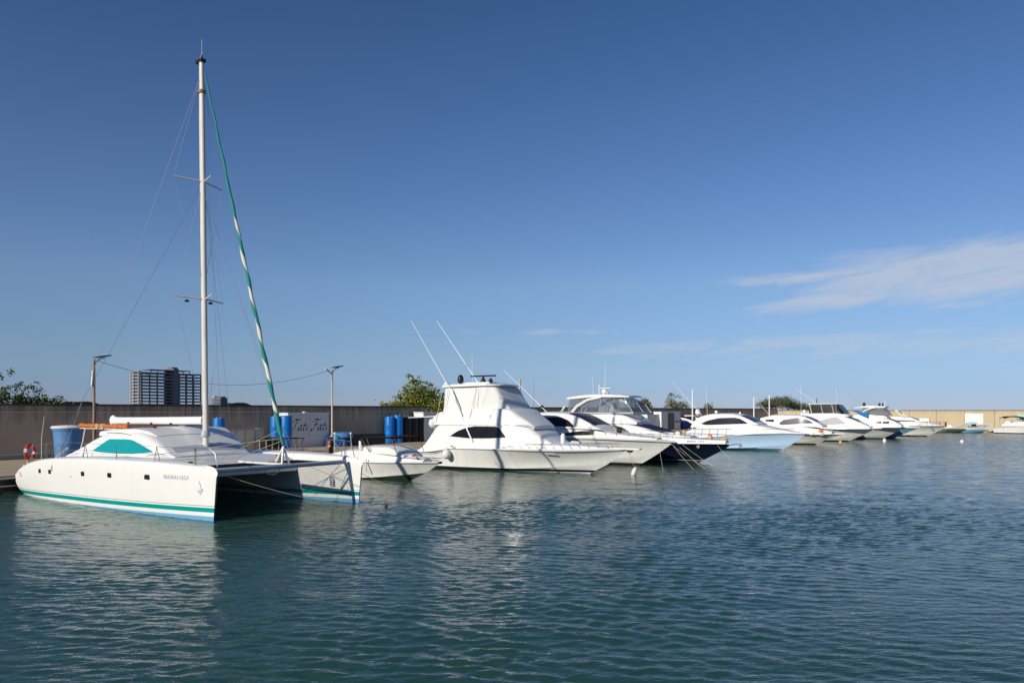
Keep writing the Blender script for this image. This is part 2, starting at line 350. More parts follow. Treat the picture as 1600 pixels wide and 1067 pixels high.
# concrete harbour wall, panel by panel
def wall_mat(name,c1,c2,stain):
    m=bpy.data.materials.new(name); m.use_nodes=True; t=m.node_tree; p=t.nodes['Principled BSDF']; p.inputs['Roughness'].default_value=.95; p.inputs['Specular IOR Level'].default_value=.1
    c=nn(t,'ShaderNodeTexCoord')
    def noise(sc,det=6,ro=.6):
        mp=nn(t,'ShaderNodeMapping'); mp.inputs['Scale'].default_value=sc; t.links.new(c.outputs['Object'],mp.inputs[0])
        n=nn(t,'ShaderNodeTexNoise'); n.inputs['Scale'].default_value=1; n.inputs['Detail'].default_value=det; n.inputs['Roughness'].default_value=ro; t.links.new(mp.outputs[0],n.inputs['Vector']); return n.outputs[0]
    x=nn(t,'ShaderNodeMix',data_type='RGBA'); x.inputs[6].default_value=(*c1,1); x.inputs[7].default_value=(*c2,1)
    r=nn(t,'ShaderNodeMapRange'); r.inputs[1].default_value=.35; r.inputs[2].default_value=.7; t.links.new(noise((.5,.5,.5)),r.inputs[0]); t.links.new(r.outputs[0],x.inputs[0])
    # drip stains hanging from the coping: long vertical streaks that end at uneven heights
    s=nn(t,'ShaderNodeSeparateXYZ'); t.links.new(c.outputs['Object'],s.inputs[0])
    st=noise((2.4,2.4,.18),5,.7)
    hgt=nn(t,'ShaderNodeMapRange'); hgt.inputs[1].default_value=WT-1.5; hgt.inputs[2].default_value=WT-.1; t.links.new(s.outputs[2],hgt.inputs[0])
    g=math_node(t,'MULTIPLY',math_node(t,'SUBTRACT',math_node(t,'ADD',st,math_node(t,'MULTIPLY',hgt.outputs[0],.36)),.62),3.2,clamp=True)
    y=nn(t,'ShaderNodeMix',data_type='RGBA',blend_type='MULTIPLY'); t.links.new(math_node(t,'MULTIPLY',g,stain),y.inputs[0]); t.links.new(x.outputs[2],y.inputs[6]); y.inputs[7].default_value=(.22,.2,.18,1)
    t.links.new(y.outputs[2],p.inputs['Base Color'])
    bp=nn(t,'ShaderNodeBump'); bp.inputs['Strength'].default_value=.4; bp.inputs['Distance'].default_value=.03; t.links.new(noise((5,5,5)),bp.inputs['Height']); t.links.new(bp.outputs[0],p.inputs['Normal'])
    return m
mw=wall_mat('wall_weathered_concrete',(.61,.45,.315),(.47,.355,.255),.7)
mb=wall_mat('wall_sunlit_render',(.60,.49,.33),(.54,.43,.28),.3)
mcap=mat('wall_coping',(.10,.09,.08),.95,.1,noise=(1.5,.6,(.05,.045,.04)))
wall=at(thing('harbour_wall','long weathered grey concrete wall running behind the quay','wall'))
PW=6.13; t0=10.11-6*PW; k=0
while t0<TC-.3:
    t1=min(t0+PW,TC-.3)
    b=MB(); b.box((WN-.2+random.uniform(-.008,.008),(t0+t1)/2,(QZ-.1+WT-.1)/2),(.4,t1-t0-.05,WT-QZ)); b.build('panel',mw,wall); t0+=PW
b=MB(); b.box((WN-.26,(10.11-6*PW+TC-.3)/2,(QZ+WT)/2-.1),(.24,TC-.3-10.11+6*PW,WT-QZ-.02)); b.build('core',mcap,wall)
b=MB(); b.box((WN-.2,(10.11-6*PW+TC-.3)/2,WT-.04),(.46,TC-.3-10.11+6*PW,.12)); b.build('coping',mcap,wall)
b=MB(); b.tube([(WN+.03,-20,3.52),(WN+.03,TC-1,3.50)],.022,5); b.build('conduit','cab',wall)
b=MB(); b.tube([(WN+.06,-20,.98),(WN+.06,11.5,.99)],.035,5); b.build('low_pipe','white',wall)
# the sunlit breakwater wall across the end of the basin
CW_=W(TC,WN,0); BD=(.579,-.815); bw=thing('breakwater_wall','sunlit beige wall closing the far end of the basin','wall',CW_,math.atan2(BD[1],BD[0]))
nj=[-.2]+[37.2+4.68*i for i in range(-7,16)]      # local x runs along this wall, -y faces the harbour
for a0,a1 in zip(nj,nj[1:]):
    b=MB(); b.box(((a0+a1)/2,.2+random.uniform(-.01,.01),1.62),(a1-a0-.06,.4,3.95)); b.build('panel',mb,bw)
b=MB(); b.box(((nj[0]+nj[-1])/2,.29,1.6),(nj[-1]-nj[0],.24,3.9)); b.build('core',mcap,bw)
b=MB(); b.box(((nj[0]+nj[-1])/2,.2,3.64),(nj[-1]-nj[0],.5,.10)); b.build('coping',mcap,bw)
b=MB()
for i in range(190):
    n_=random.uniform(1,105); s_=random.uniform(.3,.75)
    b.lathe([(s_*.5,-.2),(s_*.8,0),(s_*.6,s_*.35),(s_*.1,s_*.5)],(n_,-.3-random.uniform(0,.5),-.1+random.uniform(-.1,.1)),5)
o=b.build('rock_toe',mqe,bw); o['kind']='stuff'
b=MB(); b.box((0,0,0),(2.9,.08,1.85)); wb=tag(b.build('white_board','white',bev=.01),'plain white board fixed to the beige breakwater wall','board')
wb.location=CW_+Vector((BD[0]*38.75+BD[1]*.06,BD[1]*38.75-BD[0]*.06,2.2)); wb.rotation_euler=(0,0,math.atan2(BD[1],BD[0]))
# ---------------------------------------------------------------- boat building kit
# boat frame: x forward, y to port, z up, origin at the stern on the waterline
class Hull:
    def __init__(s,x0,lwl,tip,beam,sheer,chine=(.12,.55),draft=.55,sternw=.9,pd=2.3,pc=1.7,flare=.9,s0=.42,cw=.86):
        s.__dict__.update(locals())
    def yd(s,f):   # half breadth at deck by station 0..1
        k=min(1,f/.35); base=lerp(s.sternw,1,k*k*(3-2*k)); g=max(0,(f-s.s0)/(1-s.s0))
        return s.beam/2*base*max(0,1-g**s.pd)
    def yc(s,f):
        k=min(1,f/.35); base=lerp(s.sternw,1,k); g=max(0,(f-s.s0*.8)/(1-s.s0*.8))
        return s.beam/2*s.cw*base*max(0,1-g**s.pc)
    def zs(s,x): return smooth(s.sheer,x)
    def ys(s,x): return s.yd(min(1,max(0,(x-s.x0)/(s.tip-s.x0))))
    def rows(s):
        out=[]; NS=44; NV=9
        for i in range(NS+1):
            f=i/NS; f=1-(1-f)**1.25; row=[]
            zc=lerp(s.chine[0],s.chine[1],max(0,(f-.35)/.65)**1.8)
            # keel .. chine
            for q in (0,.5):
                xe=lerp(s.lwl-1.0,s.lwl+.1,q); x=lerp(s.x0,xe,f)
                row.append((x,s.yc(f)*q,lerp(-s.draft*(1-max(0,(f-.6)/.4)**2.2*.9),zc,q)))
            for j in range(NV+1):
                v=j/NV; xe=lerp(s.lwl+.12,s.tip,v**.95); x=lerp(s.x0,xe,f)
                z=lerp(zc,s.zs(lerp(s.x0,s.tip,f)),v)
                g=v**(1+s.flare*f*f*1.6)
                row.append((x,lerp(s.yc(f),s.yd(f),g),z))
            out.append(row)
        return out
    def build(s,parent,m,deckm='deck',camber=.07,name='hull'):
        R=s.rows(); b=MB()
        b.grid([[(x,-y,z) for x,y,z in r] for r in R]); b.grid([[(x,y,z) for x,y,z in r] for r in R],flip=True)
        b.poly([(x,-y,z) for x,y,z in R[0]]+[(x,y,z) for x,y,z in R[0][::-1]])
        h=b.build(name,m,parent,sm=35)
        b=MB(); rows=[]
        for r in R:
            x,y,z=r[-1]; rows.append([(x,y*q,z-.015+camber*(1-q*q)) for q in (-1,-.8,-.4,0,.4,.8,1)])
        b.grid(rows); b.build('deck',deckm,parent,sm=40)
        return h
    def strip(s,parent,name,m,r,dz=0,x0=None,x1=None,out=.0,k=6):
        """rub rail following the sheer on both sides"""
        for sd in (-1,1):
            pts=[]
            for i in range(41):
                x=lerp(x0 if x0 is not None else s.x0,x1 if x1 is not None else s.tip,i/40)
                pts.append((x,sd*(s.ys(x)+out),s.zs(x)+dz))
            b=MB(); b.tube(pts,r,k); b.build(name,m,parent,sm=True)
    def rail(s,parent,x0,x1,h=.55,inset=.12,n=8,r=.014,lean=.06,mid=True,m='chrome',close=True,hend=None):
        hh=lambda f: lerp(.25*h,h,min(1,f*5)) if hend is None else lerp(hend,h,min(1,f*5))
        sides=[]
        for sd in (-1,1):
            top=[]; md=[]
            for i in range(25):
                f=i/24; x=lerp(x0,x1,f); y=sd*max(.10,s.ys(x)-inset); z=s.zs(x)
                top.append((x+lean,y,z+hh(f))); md.append((x+lean*.5,y,z+hh(f)*.52))
            sides.append(top)
            b=MB(); b.tube(top,r,5); b.build('rail',m,parent,sm=True)
            if mid: b=MB(); b.tube(md,r*.7,4); b.build('mid_rail',m,parent,sm=True)
            for i in range(n):
                f=(i+.6)/n; x=lerp(x0,x1,f); y=sd*max(.10,s.ys(x)-inset); z=s.zs(x)
                b=MB(); b.tube([(x,y,z),(x+lean,y,z+hh(f))],r*.9,5); b.build('stanchion',m,parent,sm=True)
        if close:
            b=MB(); p,q=Vector(sides[0][-1]),Vector(sides[1][-1]); mdl=(p+q)/2+Vector((.22,0,.0)); b.tube([p,p.lerp(mdl,.8),mdl,q.lerp(mdl,.8),q],r,5); b.build('rail',m,parent,sm=True)
class Loft:
    """cabin form: stations (x, half width at base, z base, half width at top, z top, edge radius)"""
    def __init__(s,st,crown=.05,cubic=True): s.st=sorted(st); s.crown=crown; s.ip=smooth if cubic else interp; s.x0=s.st[0][0]; s.x1=s.st[-1][0]
    def par(s,x): return [s.ip([(q[0],q[k]) for q in s.st],x) for k in range(1,6)]
    def sec(s,x):
        wb,zb,wt,zt,r=s.par(x); r=min(r,max(.005,(zt-zb)*.45),wt*.8); pts=[]
        sl=(wt-wb)/max(.02,zt-zb)
        for i in range(6):
            f=i/5; z=lerp(zb,zt-r,f); pts.append((wb+sl*(z-zb),z))
        yb=pts[-1][0]; yt=max(.01,yb-r)
        for i in range(1,7):
            A=PI/2*i/6; pts.append((yt+(yb-yt)*math.cos(A),zt-r+r*math.sin(A)))
        for i in range(1,6): f=i/5; pts.append((yt*(1-f),zt+s.crown*(1-(1-f)**2)))
        return pts
    def y_at(s,x,z):
        P=s.sec(x)[:12]
        for (y0,z0),(y1,z1) in zip(P,P[1:]):
            if z<=z1: return lerp(y0,y1,(z-z0)/max(1e-6,z1-z0))
        return P[-1][0]
    def z_at(s,x,y):
        P=s.sec(x)[5:]; y=abs(y)
        for (y0,z0),(y1,z1) in zip(P,P[1:]):
            if y>=y1: return lerp(z0,z1,min(1,max(0,(y0-y)/max(1e-6,y0-y1))))
        return P[-1][1]
    def build(s,parent,name,m,n=36,sm=38):
        b=MB(); rows=[]
        xs=sorted(set([lerp(s.x0,s.x1,i/n) for i in range(n+1)]+[q[0] for q in s.st]))
        for x in xs:
            P=s.sec(x); rows.append([(x,-y,z) for y,z in P]+[(x,y,z) for y,z in P[-2::-1]])
        b.grid(rows); b.poly(rows[0][::-1]); b.poly(rows[-1]); s.obj=b.build(name,m,parent,sm=sm); return s.obj
    def side(s,parent,name,m,lo,hi,off=.012,n=26,both=True,cubic=False):
        """glass following the side; lo/hi are (x,z) polylines"""
        ip=smooth if cubic else interp; x0=max(lo[0][0],hi[0][0]); x1=min(lo[-1][0],hi[-1][0]); out=[]
        for sd in ((-1,1) if both else (-1,)):
            rows=[]; back=[]
            for i in range(n+1):
                x=lerp(x0,x1,i/n); a,c=ip(lo,x),ip(hi,x); c=max(c,a+.004)
                rows.append([(x,sd*(s.y_at(x,lerp(a,c,j/4))+off),lerp(a,c,j/4)) for j in range(5)])
                back.append([(x,sd*(s.y_at(x,lerp(a,c,j/4))-.02),lerp(a,c,j/4)) for j in range(5)])
            b=MB(); b.grid(rows,flip=sd>0)
            for e in (0,-1): b.grid([[r[e] for r in rows],[r[e] for r in back]])
            for e in (0,-1): b.grid([rows[e],back[e]])
            out.append(b.build(name,m,parent,sm=50))
        return out
    def top(s,parent,name,m,xa,xf,wa,wf,panes=((-1,1),),off=.012,n=14):
        """glass following the sloping front; aft edge at xa with half width wa, fore edge at xf with wf"""
        for p0,p1 in panes:
            rows=[]; back=[]
            for i in range(n+1):
                f=i/n; x=lerp(xa,xf,f); w=lerp(wa,wf,f); ys=[w*lerp(p0,p1,j/10) for j in range(11)]
                rows.append([(x+off*.6,y,s.z_at(x,y)+off) for y in ys]); back.append([(x,y,s.z_at(x,y)-.03) for y in ys])
            b=MB(); b.grid(rows)
            for e in (0,-1): b.grid([[r[e] for r in rows],[r[e] for r in back]]); b.grid([rows[e],back[e]])
            b.build(name,m,parent,sm=50)
def dome(parent,c,r,h,m,name='radome',ped=.08):
    b=MB(); prof=[(r*.45,0),(r*.5,ped),(r*.95,ped+.02),(r,ped+h*.35)]+[(r*math.cos(A),ped+h*.35+(h*.65)*math.sin(A)) for A in [PI/2*i/6 for i in range(1,6)]]+[(.001,ped+h)]
    b.lathe(prof,c,14); return b.build(name,m,parent,sm=50)
def pole(parent,p,q,r0,r1,name,m,k=6,n=2):
    b=MB(); P,Q=Vector(p),Vector(q); b.tube([P.lerp(Q,i/n) for i in range(n+1)],[lerp(r0,r1,i/n) for i in range(n+1)],k); return b.build(name,m,parent,sm=True)
def rope(P,Q,sag,r,name,label,m='rope',group='mooring ropes',n=14):
    P,Q=Vector(P),Vector(Q); pts=[]
    for i in range(n+1):
        f=i/n; p=P.lerp(Q,f); p.z-=sag*4*f*(1-f); pts.append(p-P)
    b=MB(); b.tube(pts,r,5); o=b.build(name,m,None,sm=True); o.location=P; return tag(o,label,'rope',group)
def to_world(root,p): return Matrix.Translation(root.location)@root.rotation_euler.to_matrix().to_4x4()@Vector(p)
def text_mesh(parent,txt,size,loc,rot,m,name,shear=0,spacing=1.0,depth=.002):
    c=bpy.data.curves.new(name,'FONT'); c.body=txt; c.size=size; c.shear=shear; c.space_character=spacing; c.extrude=depth; c.align_x='CENTER'; c.align_y='CENTER'
    o=bpy.data.objects.new(name,c); COL.objects.link(o); bpy.context.view_layer.update()
    me=bpy.data.meshes.new_from_object(o.evaluated_get(bpy.context.evaluated_depsgraph_get())); bpy.data.objects.remove(o)
    q=bpy.data.objects.new(name,me); COL.objects.link(q); me.materials.clear(); me.materials.append(M[m]); q.location=loc; q.rotation_euler=rot
    if parent is not None: q.parent=parent
    return q
# ---------------------------------------------------------------- catamaran
def catamaran():
    root=boat_root('sailing_catamaran','white sailing catamaran with teal stripes and a tall bare mast',4.15,.4)
    root['group']='boats moored stern to the quay'
    hm=stripe_mat('catamaran_hull',[(-.085,(.16,.40,.60)),(.045,WH),(.195,(.0,.30,.27)),(.245,WH),(.265,(.14,.28,.28))],WH,slope=.0165,dirt=.10)
    sheer=[(0,1.0),(.12,1.08),(.35,1.16),(.8,1.28),(1.6,1.45),(3.6,1.68),(8,1.84),(11,1.86),(13.6,1.78),(14.1,1.745),(14.35,1.69),(14.5,1.58)]
    hulls=[]
    for cy in (-3.1,3.1):
        rows=[]; NS=70
        for i in range(NS+1):
            f=i/NS; f=f+.035*math.sin(2*PI*f)*-1; f=min(1,max(0,f))
            g=max(0,(f-.45)/.55); gs=max(0,(.3-f)/.3)
            wd_=.68*(1-g**2.6)*(1-.16*gs**2)+.028; ww=.55*(1-g**1.7)*(1-.35*gs**2)+.012
            zs=smooth(sheer,f*14.5); row=[]
            keel=-.42*(1-gs**2.2)*(1-g**6*.2)-.12*gs**2
            keel=min(keel,zs-.12)
            xo=lambda z: f*(14.28+.22*min(1,max(0,z/1.7)))+(1-f)**30*(.12*max(0,1-max(0,z)/.4)**2+.14*max(0,(z-.5)/.5)**2)
            row.append((xo(keel),0,keel)); row.append((xo(keel),ww*.55,keel+.06)); 
            for j in range(9):
                v=j/8; z=lerp(keel+.22 if keel<0 else keel+.1,zs-.16*min(1,zs),v); y=lerp(ww,wd_,1-(1-v)**2.0); row.append((xo(z),y,z))
            rr=min(.15,zs*.16)
            for A in (25,50,75): 
                c_=math.cos(rad(A)); s_=math.sin(rad(A)); row.append((xo(zs),max(.0,wd_-rr*.9*(1-c_)),zs-.16*min(1,zs)+(.16*min(1,zs))*s_))
            row.append((xo(zs),0,zs+.035)); rows.append(row)
        b=MB(); b.grid([[(x,cy-y,z) for x,y,z in r] for r in rows]); b.grid([[(x,cy+y,z) for x,y,z in r] for r in rows],flip=True)
        for e in (0,-1): b.poly([(x,cy-y,z) for x,y,z in rows[e]]+[(x,cy+y,z) for x,y,z in rows[e][::-1]])
        h=b.build('hull',hm,root,sm=45); hulls.append(h)
    def hy(x):  # outer half width near mid height
        f=x/14.5; g=max(0,(f-.45)/.55); gs=max(0,(.3-f)/.3); return (.68*(1-g**2.6)*(1-.16*gs**2)+.028)
    def hside(x,z):
        f=x/14.5; g=max(0,(f-.45)/.55); gs=max(0,(.3-f)/.3); ww=.55*(1-g**1.7)*(1-.35*gs**2)+.012; zs=smooth(sheer,x); k=-.42*(1-gs**2.2)-.12*gs**2
        v=min(1,max(0,(z-k-.2)/max(.1,zs-.16-k-.2))); return lerp(ww,hy(x),1-(1-v)**2)
    # square port lights
    for x,z,w in ((2.75,1.13,.22),(3.72,1.15,.24),(6.6,1.21,.27),(8.65,1.26,.29),(11.05,1.31,.33)):
        b=MB(); rows=[]; h=.17
        pts=[]
        for i in range(20):
            A=2*PI*i/20; cx=abs(math.cos(A))**.35*math.copysign(1,math.cos(A)); sz=abs(math.sin(A))**.35*math.copysign(1,math.sin(A)); pts.append((x+cx*w/2,z+sz*h/2))
        b.prism([(p[0],p[1]) for p in pts],.05,'Y',-3.1-hside(x,z)+.015); b.build('port_light','black',hulls[0])
    b=MB(); b.prism([(5.55,1.02),(5.61,1.02),(5.61,1.08),(5.55,1.08)],.03,'Y',-3.1-hside(5.6,1.05)); b.build('outlet','grey',hulls[0])
    ang=lambda x: math.atan2(hy(x+.4)-hy(x-.4),.8)
    text_mesh(hulls[0],'NAMALOST',.20,(12.62,-3.1-hside(12.62,1.36)-.012,1.37),(rad(90),0,-ang(12.6)),'skin','name_lettering',spacing=1.3,depth=.004)
    # windsurfer emblem: a few thin pen strokes
    def stroke(pts,wid,mm):
        b=MB()
        rows=[]
        for x,z in pts: rows.append([(x-wid*.5,-3.1-hside(x,z)-.008,z-wid*.3),(x+wid*.5,-3.1-hside(x,z)-.008,z+wid*.3)])
        b.grid(rows); b.build('emblem_stroke',mm,hulls[0],fix=False)
    q=lambda X,Y:(13.72+(X-1080)*.00112,1.29-(Y-350)*.00125)
    stroke([q(1075,350),q(1085,390),q(1115,440),q(1135,510),q(1138,570)],.022,'skin')
    stroke([q(990,590),q(1020,630),q(1080,665),q(1140,695)],.03,'skin')
    stroke([q(1060,585),q(1100,605),q(1125,640),q(1160,650)],.02,'inkt'); stroke([q(1150,560),q(1185,585),q(1215,600)],.022,'inkt'); stroke([q(1180,550),q(1195,600),q(1165,640)],.02,'inkt')
    stroke([(.52,.98),(.6,.9),(.64,.8)],.03,'inkt'); stroke([(.74,.98),(.72,.88),(.78,.78)],.03,'inkt')
    # bridge deck with a rounded leading edge
    br=Loft([(.9,2.6,.62,2.6,1.5,.1),(3,2.62,.6,2.62,1.72,.12),(8.6,2.62,.62,2.62,1.80,.2),(10.0,2.6,.72,2.6,1.79,.25),(10.8,2.6,.9,2.6,1.72,.28),(11.15,2.6,1.15,2.6,1.5,.15)],.02); br.build(root,'bridge_deck','gel')
    # saloon
    cab=Loft([(2.6,2.75,1.66,2.70,1.70,.03),(3.4,2.72,1.68,2.5,2.02,.1),(4.2,2.68,1.70,2.28,2.40,.16),(4.7,2.64,1.70,2.16,2.60,.25),(5.8,2.6,1.72,2.05,2.74,.3),(7.0,2.52,1.74,1.97,2.78,.34),(7.7,2.42,1.74,1.84,2.66,.36),(8.2,2.3,1.74,1.68,2.44,.34),(8.65,2.14,1.74,1.54,2.16,.25),(9.0,2.0,1.73,1.48,1.95,.12),(9.3,1.9,1.72,1.46,1.83,.05)],.07); cab.build(root,'saloon','gel',n=50)
    roof=Loft([(4.02,1.98,2.60,1.95,2.68,.05),(4.25,2.12,2.56,2.08,2.75,.09),(5.2,2.14,2.60,2.06,2.83,.1),(6.8,2.04,2.66,1.94,2.88,.1),(7.5,1.88,2.58,1.74,2.80,.1),(7.95,1.74,2.46,1.58,2.60,.05)],.07); roof.build(root,'roof','gel',n=40)
    cab.side(root,'window_cover','teal',[(4.55,1.96),(5.1,1.93),(6.3,1.91),(7.5,1.93),(8.3,2.01)],[(4.55,1.98),(4.95,2.22),(5.35,2.45),(6.6,2.47),(7.05,2.45),(7.6,2.3),(8.3,2.03)],off=.02)
    b=MB(); b.tube([(4.9,-2.13,2.70),(6.0,-2.13,2.71),(6.5,-2.12,2.68),(6.9,-2.12,2.62)],.012,5); b.build('grab_rail','wire',root,sm=True)
    cab.top(root,'windscreen_cover_and_gap_shade','grey',8.66,8.98,1.46,1.42,((-1,-.04),(.04,1)),off=.01)  # grey strip paints the shaded gap below the roof edge
    b=MB(); b.box((6.6,.4,2.97),(.5,.5,.10)); b.build('deck_hatch','grey',root,bev=.03)
    # front crossbeam, trampoline, martingale post
    b=MB(); P=[(13.85,-2.75,1.60),(13.87,0,1.60),(13.85,2.75,1.60)]; b.tube(P,.085,12); b.build('crossbeam','grey',root,sm=True)
    b=MB(); nx=62; ny=100
    for i in range(nx+1):
        x=lerp(11.12,13.76,i/nx); b.box((x,0,1.585),(.005,5.1,.004))
    for j in range(ny+1):
        y=lerp(-2.55,2.55,j/ny); b.box((12.44,y,1.585),(2.64,.005,.0045))
    o=b.build('trampoline','blackc',root,fix=False); o['kind']='stuff'
    b=MB(); b.tube([(13.86,-.16,1.66),(13.72,0,2.3)],.045,6); b.tube([(13.86,.16,1.66),(13.72,0,2.3)],.045,6); b.tube([(13.3,0,1.75),(13.72,0,2.28)],.04,6); b.build('forestay_bracket','white',root,sm=True)
    b=MB(); b.box((12.5,0,1.66),(2.7,.36,.07)); b.build('net_cloth_slab','gel',root,bev=.02)  # slab stands for the pale sail cloth lying on the net
    b=MB(); b.tube([(12.9+.12*math.cos(k*.9),.4+.16*math.sin(k*.9),1.65+.012*k) for k in range(26)],.022,5); b.build('coiled_rope','rope',root,sm=True)
    b=MB(); b.tube([(13.8,-.9,1.56),(13.83,-.75,1.38),(13.85,-.5,1.32),(13.87,-.3,1.42),(13.85,-.25,1.56)],.022,5); b.build('hanging_line','fender',root,sm=True)
    # mast: oval, stepped on the roof front; raked a little aft
    b=MB(); rows=[]
    foot=Vector((8.68,0,1.95)); head=Vector((8.36,0,17.7))
    for i in range(25):
        f=i/24; c=foot.lerp(head,f); rx,ry=(.135,.105) if f<.85 else (lerp(.135,.105,(f-.85)/.15),lerp(.105,.085,(f-.85)/.15))
        rows.append([(c.x+rx*math.cos(A),c.y+ry*math.sin(A),c.z) for A in [2*PI*k/14 for k in range(14)]])
    b.grid(rows,closed=True); b.poly(rows[-1]); b.poly(rows[0][::-1]); mast=b.build('mast','spar',root,sm=50)
    mx=lambda z: lerp(foot.x,head.x,(z-foot.z)/(head.z-foot.z))
    b=MB(); b.lathe([(.17,0),(.19,.05),(.16,.22),(.13,.26)],(mx(2.6),0,2.55),14); b.build('mast_collar','grey',mast,sm=True)
    b=MB(); b.box((mx(2.3)-.3,0,2.2),(.3,.3,.22)); b.build('winch_box','black',mast,bev=.05)
    b=MB(); b.box((8.30,0,17.76),(.46,.2,.12)); b.lathe([(.05,0),(.05,.2)],(8.34,0,17.8),8); b.build('masthead','black',mast)
    pole(mast,(8.36,.02,17.9),(8.36,.02,18.65),.010,.006,'antenna','wire')
    b=MB(); b.lathe([(.155,0),(.16,.06),(.155,.12)],(mx(16.5),0,16.45),14); b.build('mast_band','rust',mast,sm=True)
    sp=[]
    for z in (12.85,8.1):
        for sd in (-1,1):
            tip=(mx(z)-.33,sd*1.05,z+(.05 if sd<0 else -.03)); sp.append(tip)
            pole(mast,(mx(z),sd*.08,z),tip,.035,.025,'spreader','spar')
        pole(mast,(mx(z)+.1,0,z),(mx(z)+.52,.05,z+.18),.028,.02,'jumper_strut','spar')
    for yy in (-.62,.35):
        b=MB(); b.lathe([(.02,0),(.09,.02),(.1,.06),(.03,.1)],(mx(7.9)-.2*abs(yy)/.6,yy,7.93),8); b.build('deck_light','black',mast)
    # stays
    wires=[((mx(17),-.06,17.1),(4.2,-3.55,1.72)),((mx(17),.06,17.1),(4.2,3.55,1.72)),((mx(13.4),-.08,12.6),(3.0,-3.5,1.6)),((mx(13.4),.08,12.6),(5.2,3.5,1.75)),
      ((mx(17),-.06,17.1),sp[0]),(sp[0],(mx(9),-.08,8.9)),((mx(17),.06,17.1),sp[1]),(sp[1],(mx(9),.08,8.9)),((mx(12.5),-.08,12.5),sp[2]),(sp[2],(mx(3.4),-.09,3.4)),((mx(12.5),.08,12.5),sp[3]),(sp[3],(mx(3.4),.09,3.4)),
      ((mx(15.5),.1,12.4),(9.9,3.3,1.85)),((mx(12.3)+.12,0,12.3),(10.9,2.4,1.85))]
    for p,q_ in wires:
        b=MB(); b.tube([p,q_],.0065,4); b.build('stay','wire',mast,fix=False)
    # furled headsail round the forestay
    fs0=Vector((13.70,0,2.35)); fs1=Vector((8.62,0,17.2))
    m=bpy.data.materials.new('furled_sail'); m.use_nodes=True; t=m.node_tree; p=t.nodes['Principled BSDF']; p.inputs['Roughness'].default_value=.8
    c=nn(t,'ShaderNodeTexCoord'); s=nn(t,'ShaderNodeSeparateXYZ'); t.links.new(c.outputs['Object'],s.inputs[0])
    nz_=nn(t,'ShaderNodeTexNoise'); nz_.inputs['Scale'].default_value=1.3; nz_.inputs['Detail'].default_value=3; t.links.new(c.outputs['Object'],nz_.inputs['Vector'])
    # object space of the sail: z along the stay, angle around it
    ang_=math_node(t,'ARCTAN2',s.outputs[1],s.outputs[0])
    w_=math_node(t,'SINE',math_node(t,'ADD',math_node(t,'ADD',ang_,math_node(t,'MULTIPLY',s.outputs[2],4.2)),math_node(t,'MULTIPLY',nz_.outputs[0],3.0)))
    hi=nn(t,'ShaderNodeMapRange'); hi.inputs[1].default_value=9.8; hi.inputs[2].default_value=8.2; t.links.new(s.outputs[2],hi.inputs[0])
    lo_=nn(t,'ShaderNodeMapRange'); lo_.inputs[1].default_value=1.0; lo_.inputs[2].default_value=2.4; t.links.new(s.outputs[2],lo_.inputs[0])
    gate=math_node(t,'MULTIPLY',hi.outputs[0],lo_.outputs[0])
    g_=math_node(t,'GREATER_THAN',math_node(t,'MULTIPLY',w_,gate),.15)
    x_=nn(t,'ShaderNodeMix',data_type='RGBA'); t.links.new(g_,x_.inputs[0]); x_.inputs[6].default_value=(.01,.22,.18,1); x_.inputs[7].default_value=(.62,.60,.50,1); t.links.new(x_.outputs[2],p.inputs['Base Color'])
    L=(fs1-fs0).length; b=MB(); pts=[];rs=[]
    for i in range(90):
        f=i/89; pts.append((.012*math.sin(f*57),.012*math.cos(f*43),f*L))
        r_=lerp(.084,.068,f/.5) if f<.5 else lerp(.068,.028,(f-.5)/.5)
        rs.append(r_*(1+.14*math.sin(f*95)+.08*math.sin(f*41)) if f>.03 else .05)
    b.tube(pts,rs,9); o=b.build('furled_sail',m,root,sm=60); o.location=fs0; o.rotation_euler=(fs1-fs0).to_track_quat('Z','Y').to_euler()
    b=MB(); b.tube([(13.66,-.02,2.5),(12.9,-1.4,1.9),(11.2,-2.5,1.86)],.014,5); b.tube([(13.5,.0,2.9),(11.8,-1.2,1.9)],.012,5); b.tube([(13.62,0,2.6),(9.6,-2.9,1.95)],.012,5); b.build('furling_line','rope',root,sm=True)
    # boom and the wrapped spar hung under it
    b=MB(); rows=[]
    for x,h,w in ((.75,.10,.06),(.82,.2,.10),(.95,.26,.12),(1.25,.17,.11),(1.6,.16,.11),(4,.155,.11),(8.48,.165,.11)):
        zc=lerp(3.13,3.2,x/8.2); rows.append([(x,w*math.cos(A),zc+h*math.sin(A)) for A in [2*PI*k/12 for k in range(12)]])
    b.grid(rows,closed=True); b.poly(rows[0]); b.poly(rows[-1]); bo=b.build('boom','boom',root,sm=50)
    for x in (2.6,4.6,6.2): b=MB(); b.box((x,-.11,3.05),(.12,.05,.07)); b.build('block','black',bo,bev=.01)
    b=MB(); pts=[(lerp(.55,5.0,i/40),-1.25,2.93+.01*math.sin(i)) for i in range(41)]; b.tube(pts,[.09+.02*math.sin(i*1.9)+.012*math.sin(i*.7) for i in range(41)],8); wr=b.build('wrapped_spar','orange',root,sm=60)
    b=MB(); b.tube([(5.0,-1.25,2.95),(7.1,-1.25,2.95)],.05,8); b.build('bare_spar','brown',wr,sm=True)
    b=MB(); b.tube([(.5,-1.25,2.80),(5.2,-1.25,2.82)],.018,6); b.build('support_rod','white',wr,sm=True)
    for x in (2.25,2.75): b=MB(); b.tube([(x,-1.25,2.83),(x,-1.25,3.03)],.115,8); b.build('lashing','tan',wr,sm=True)
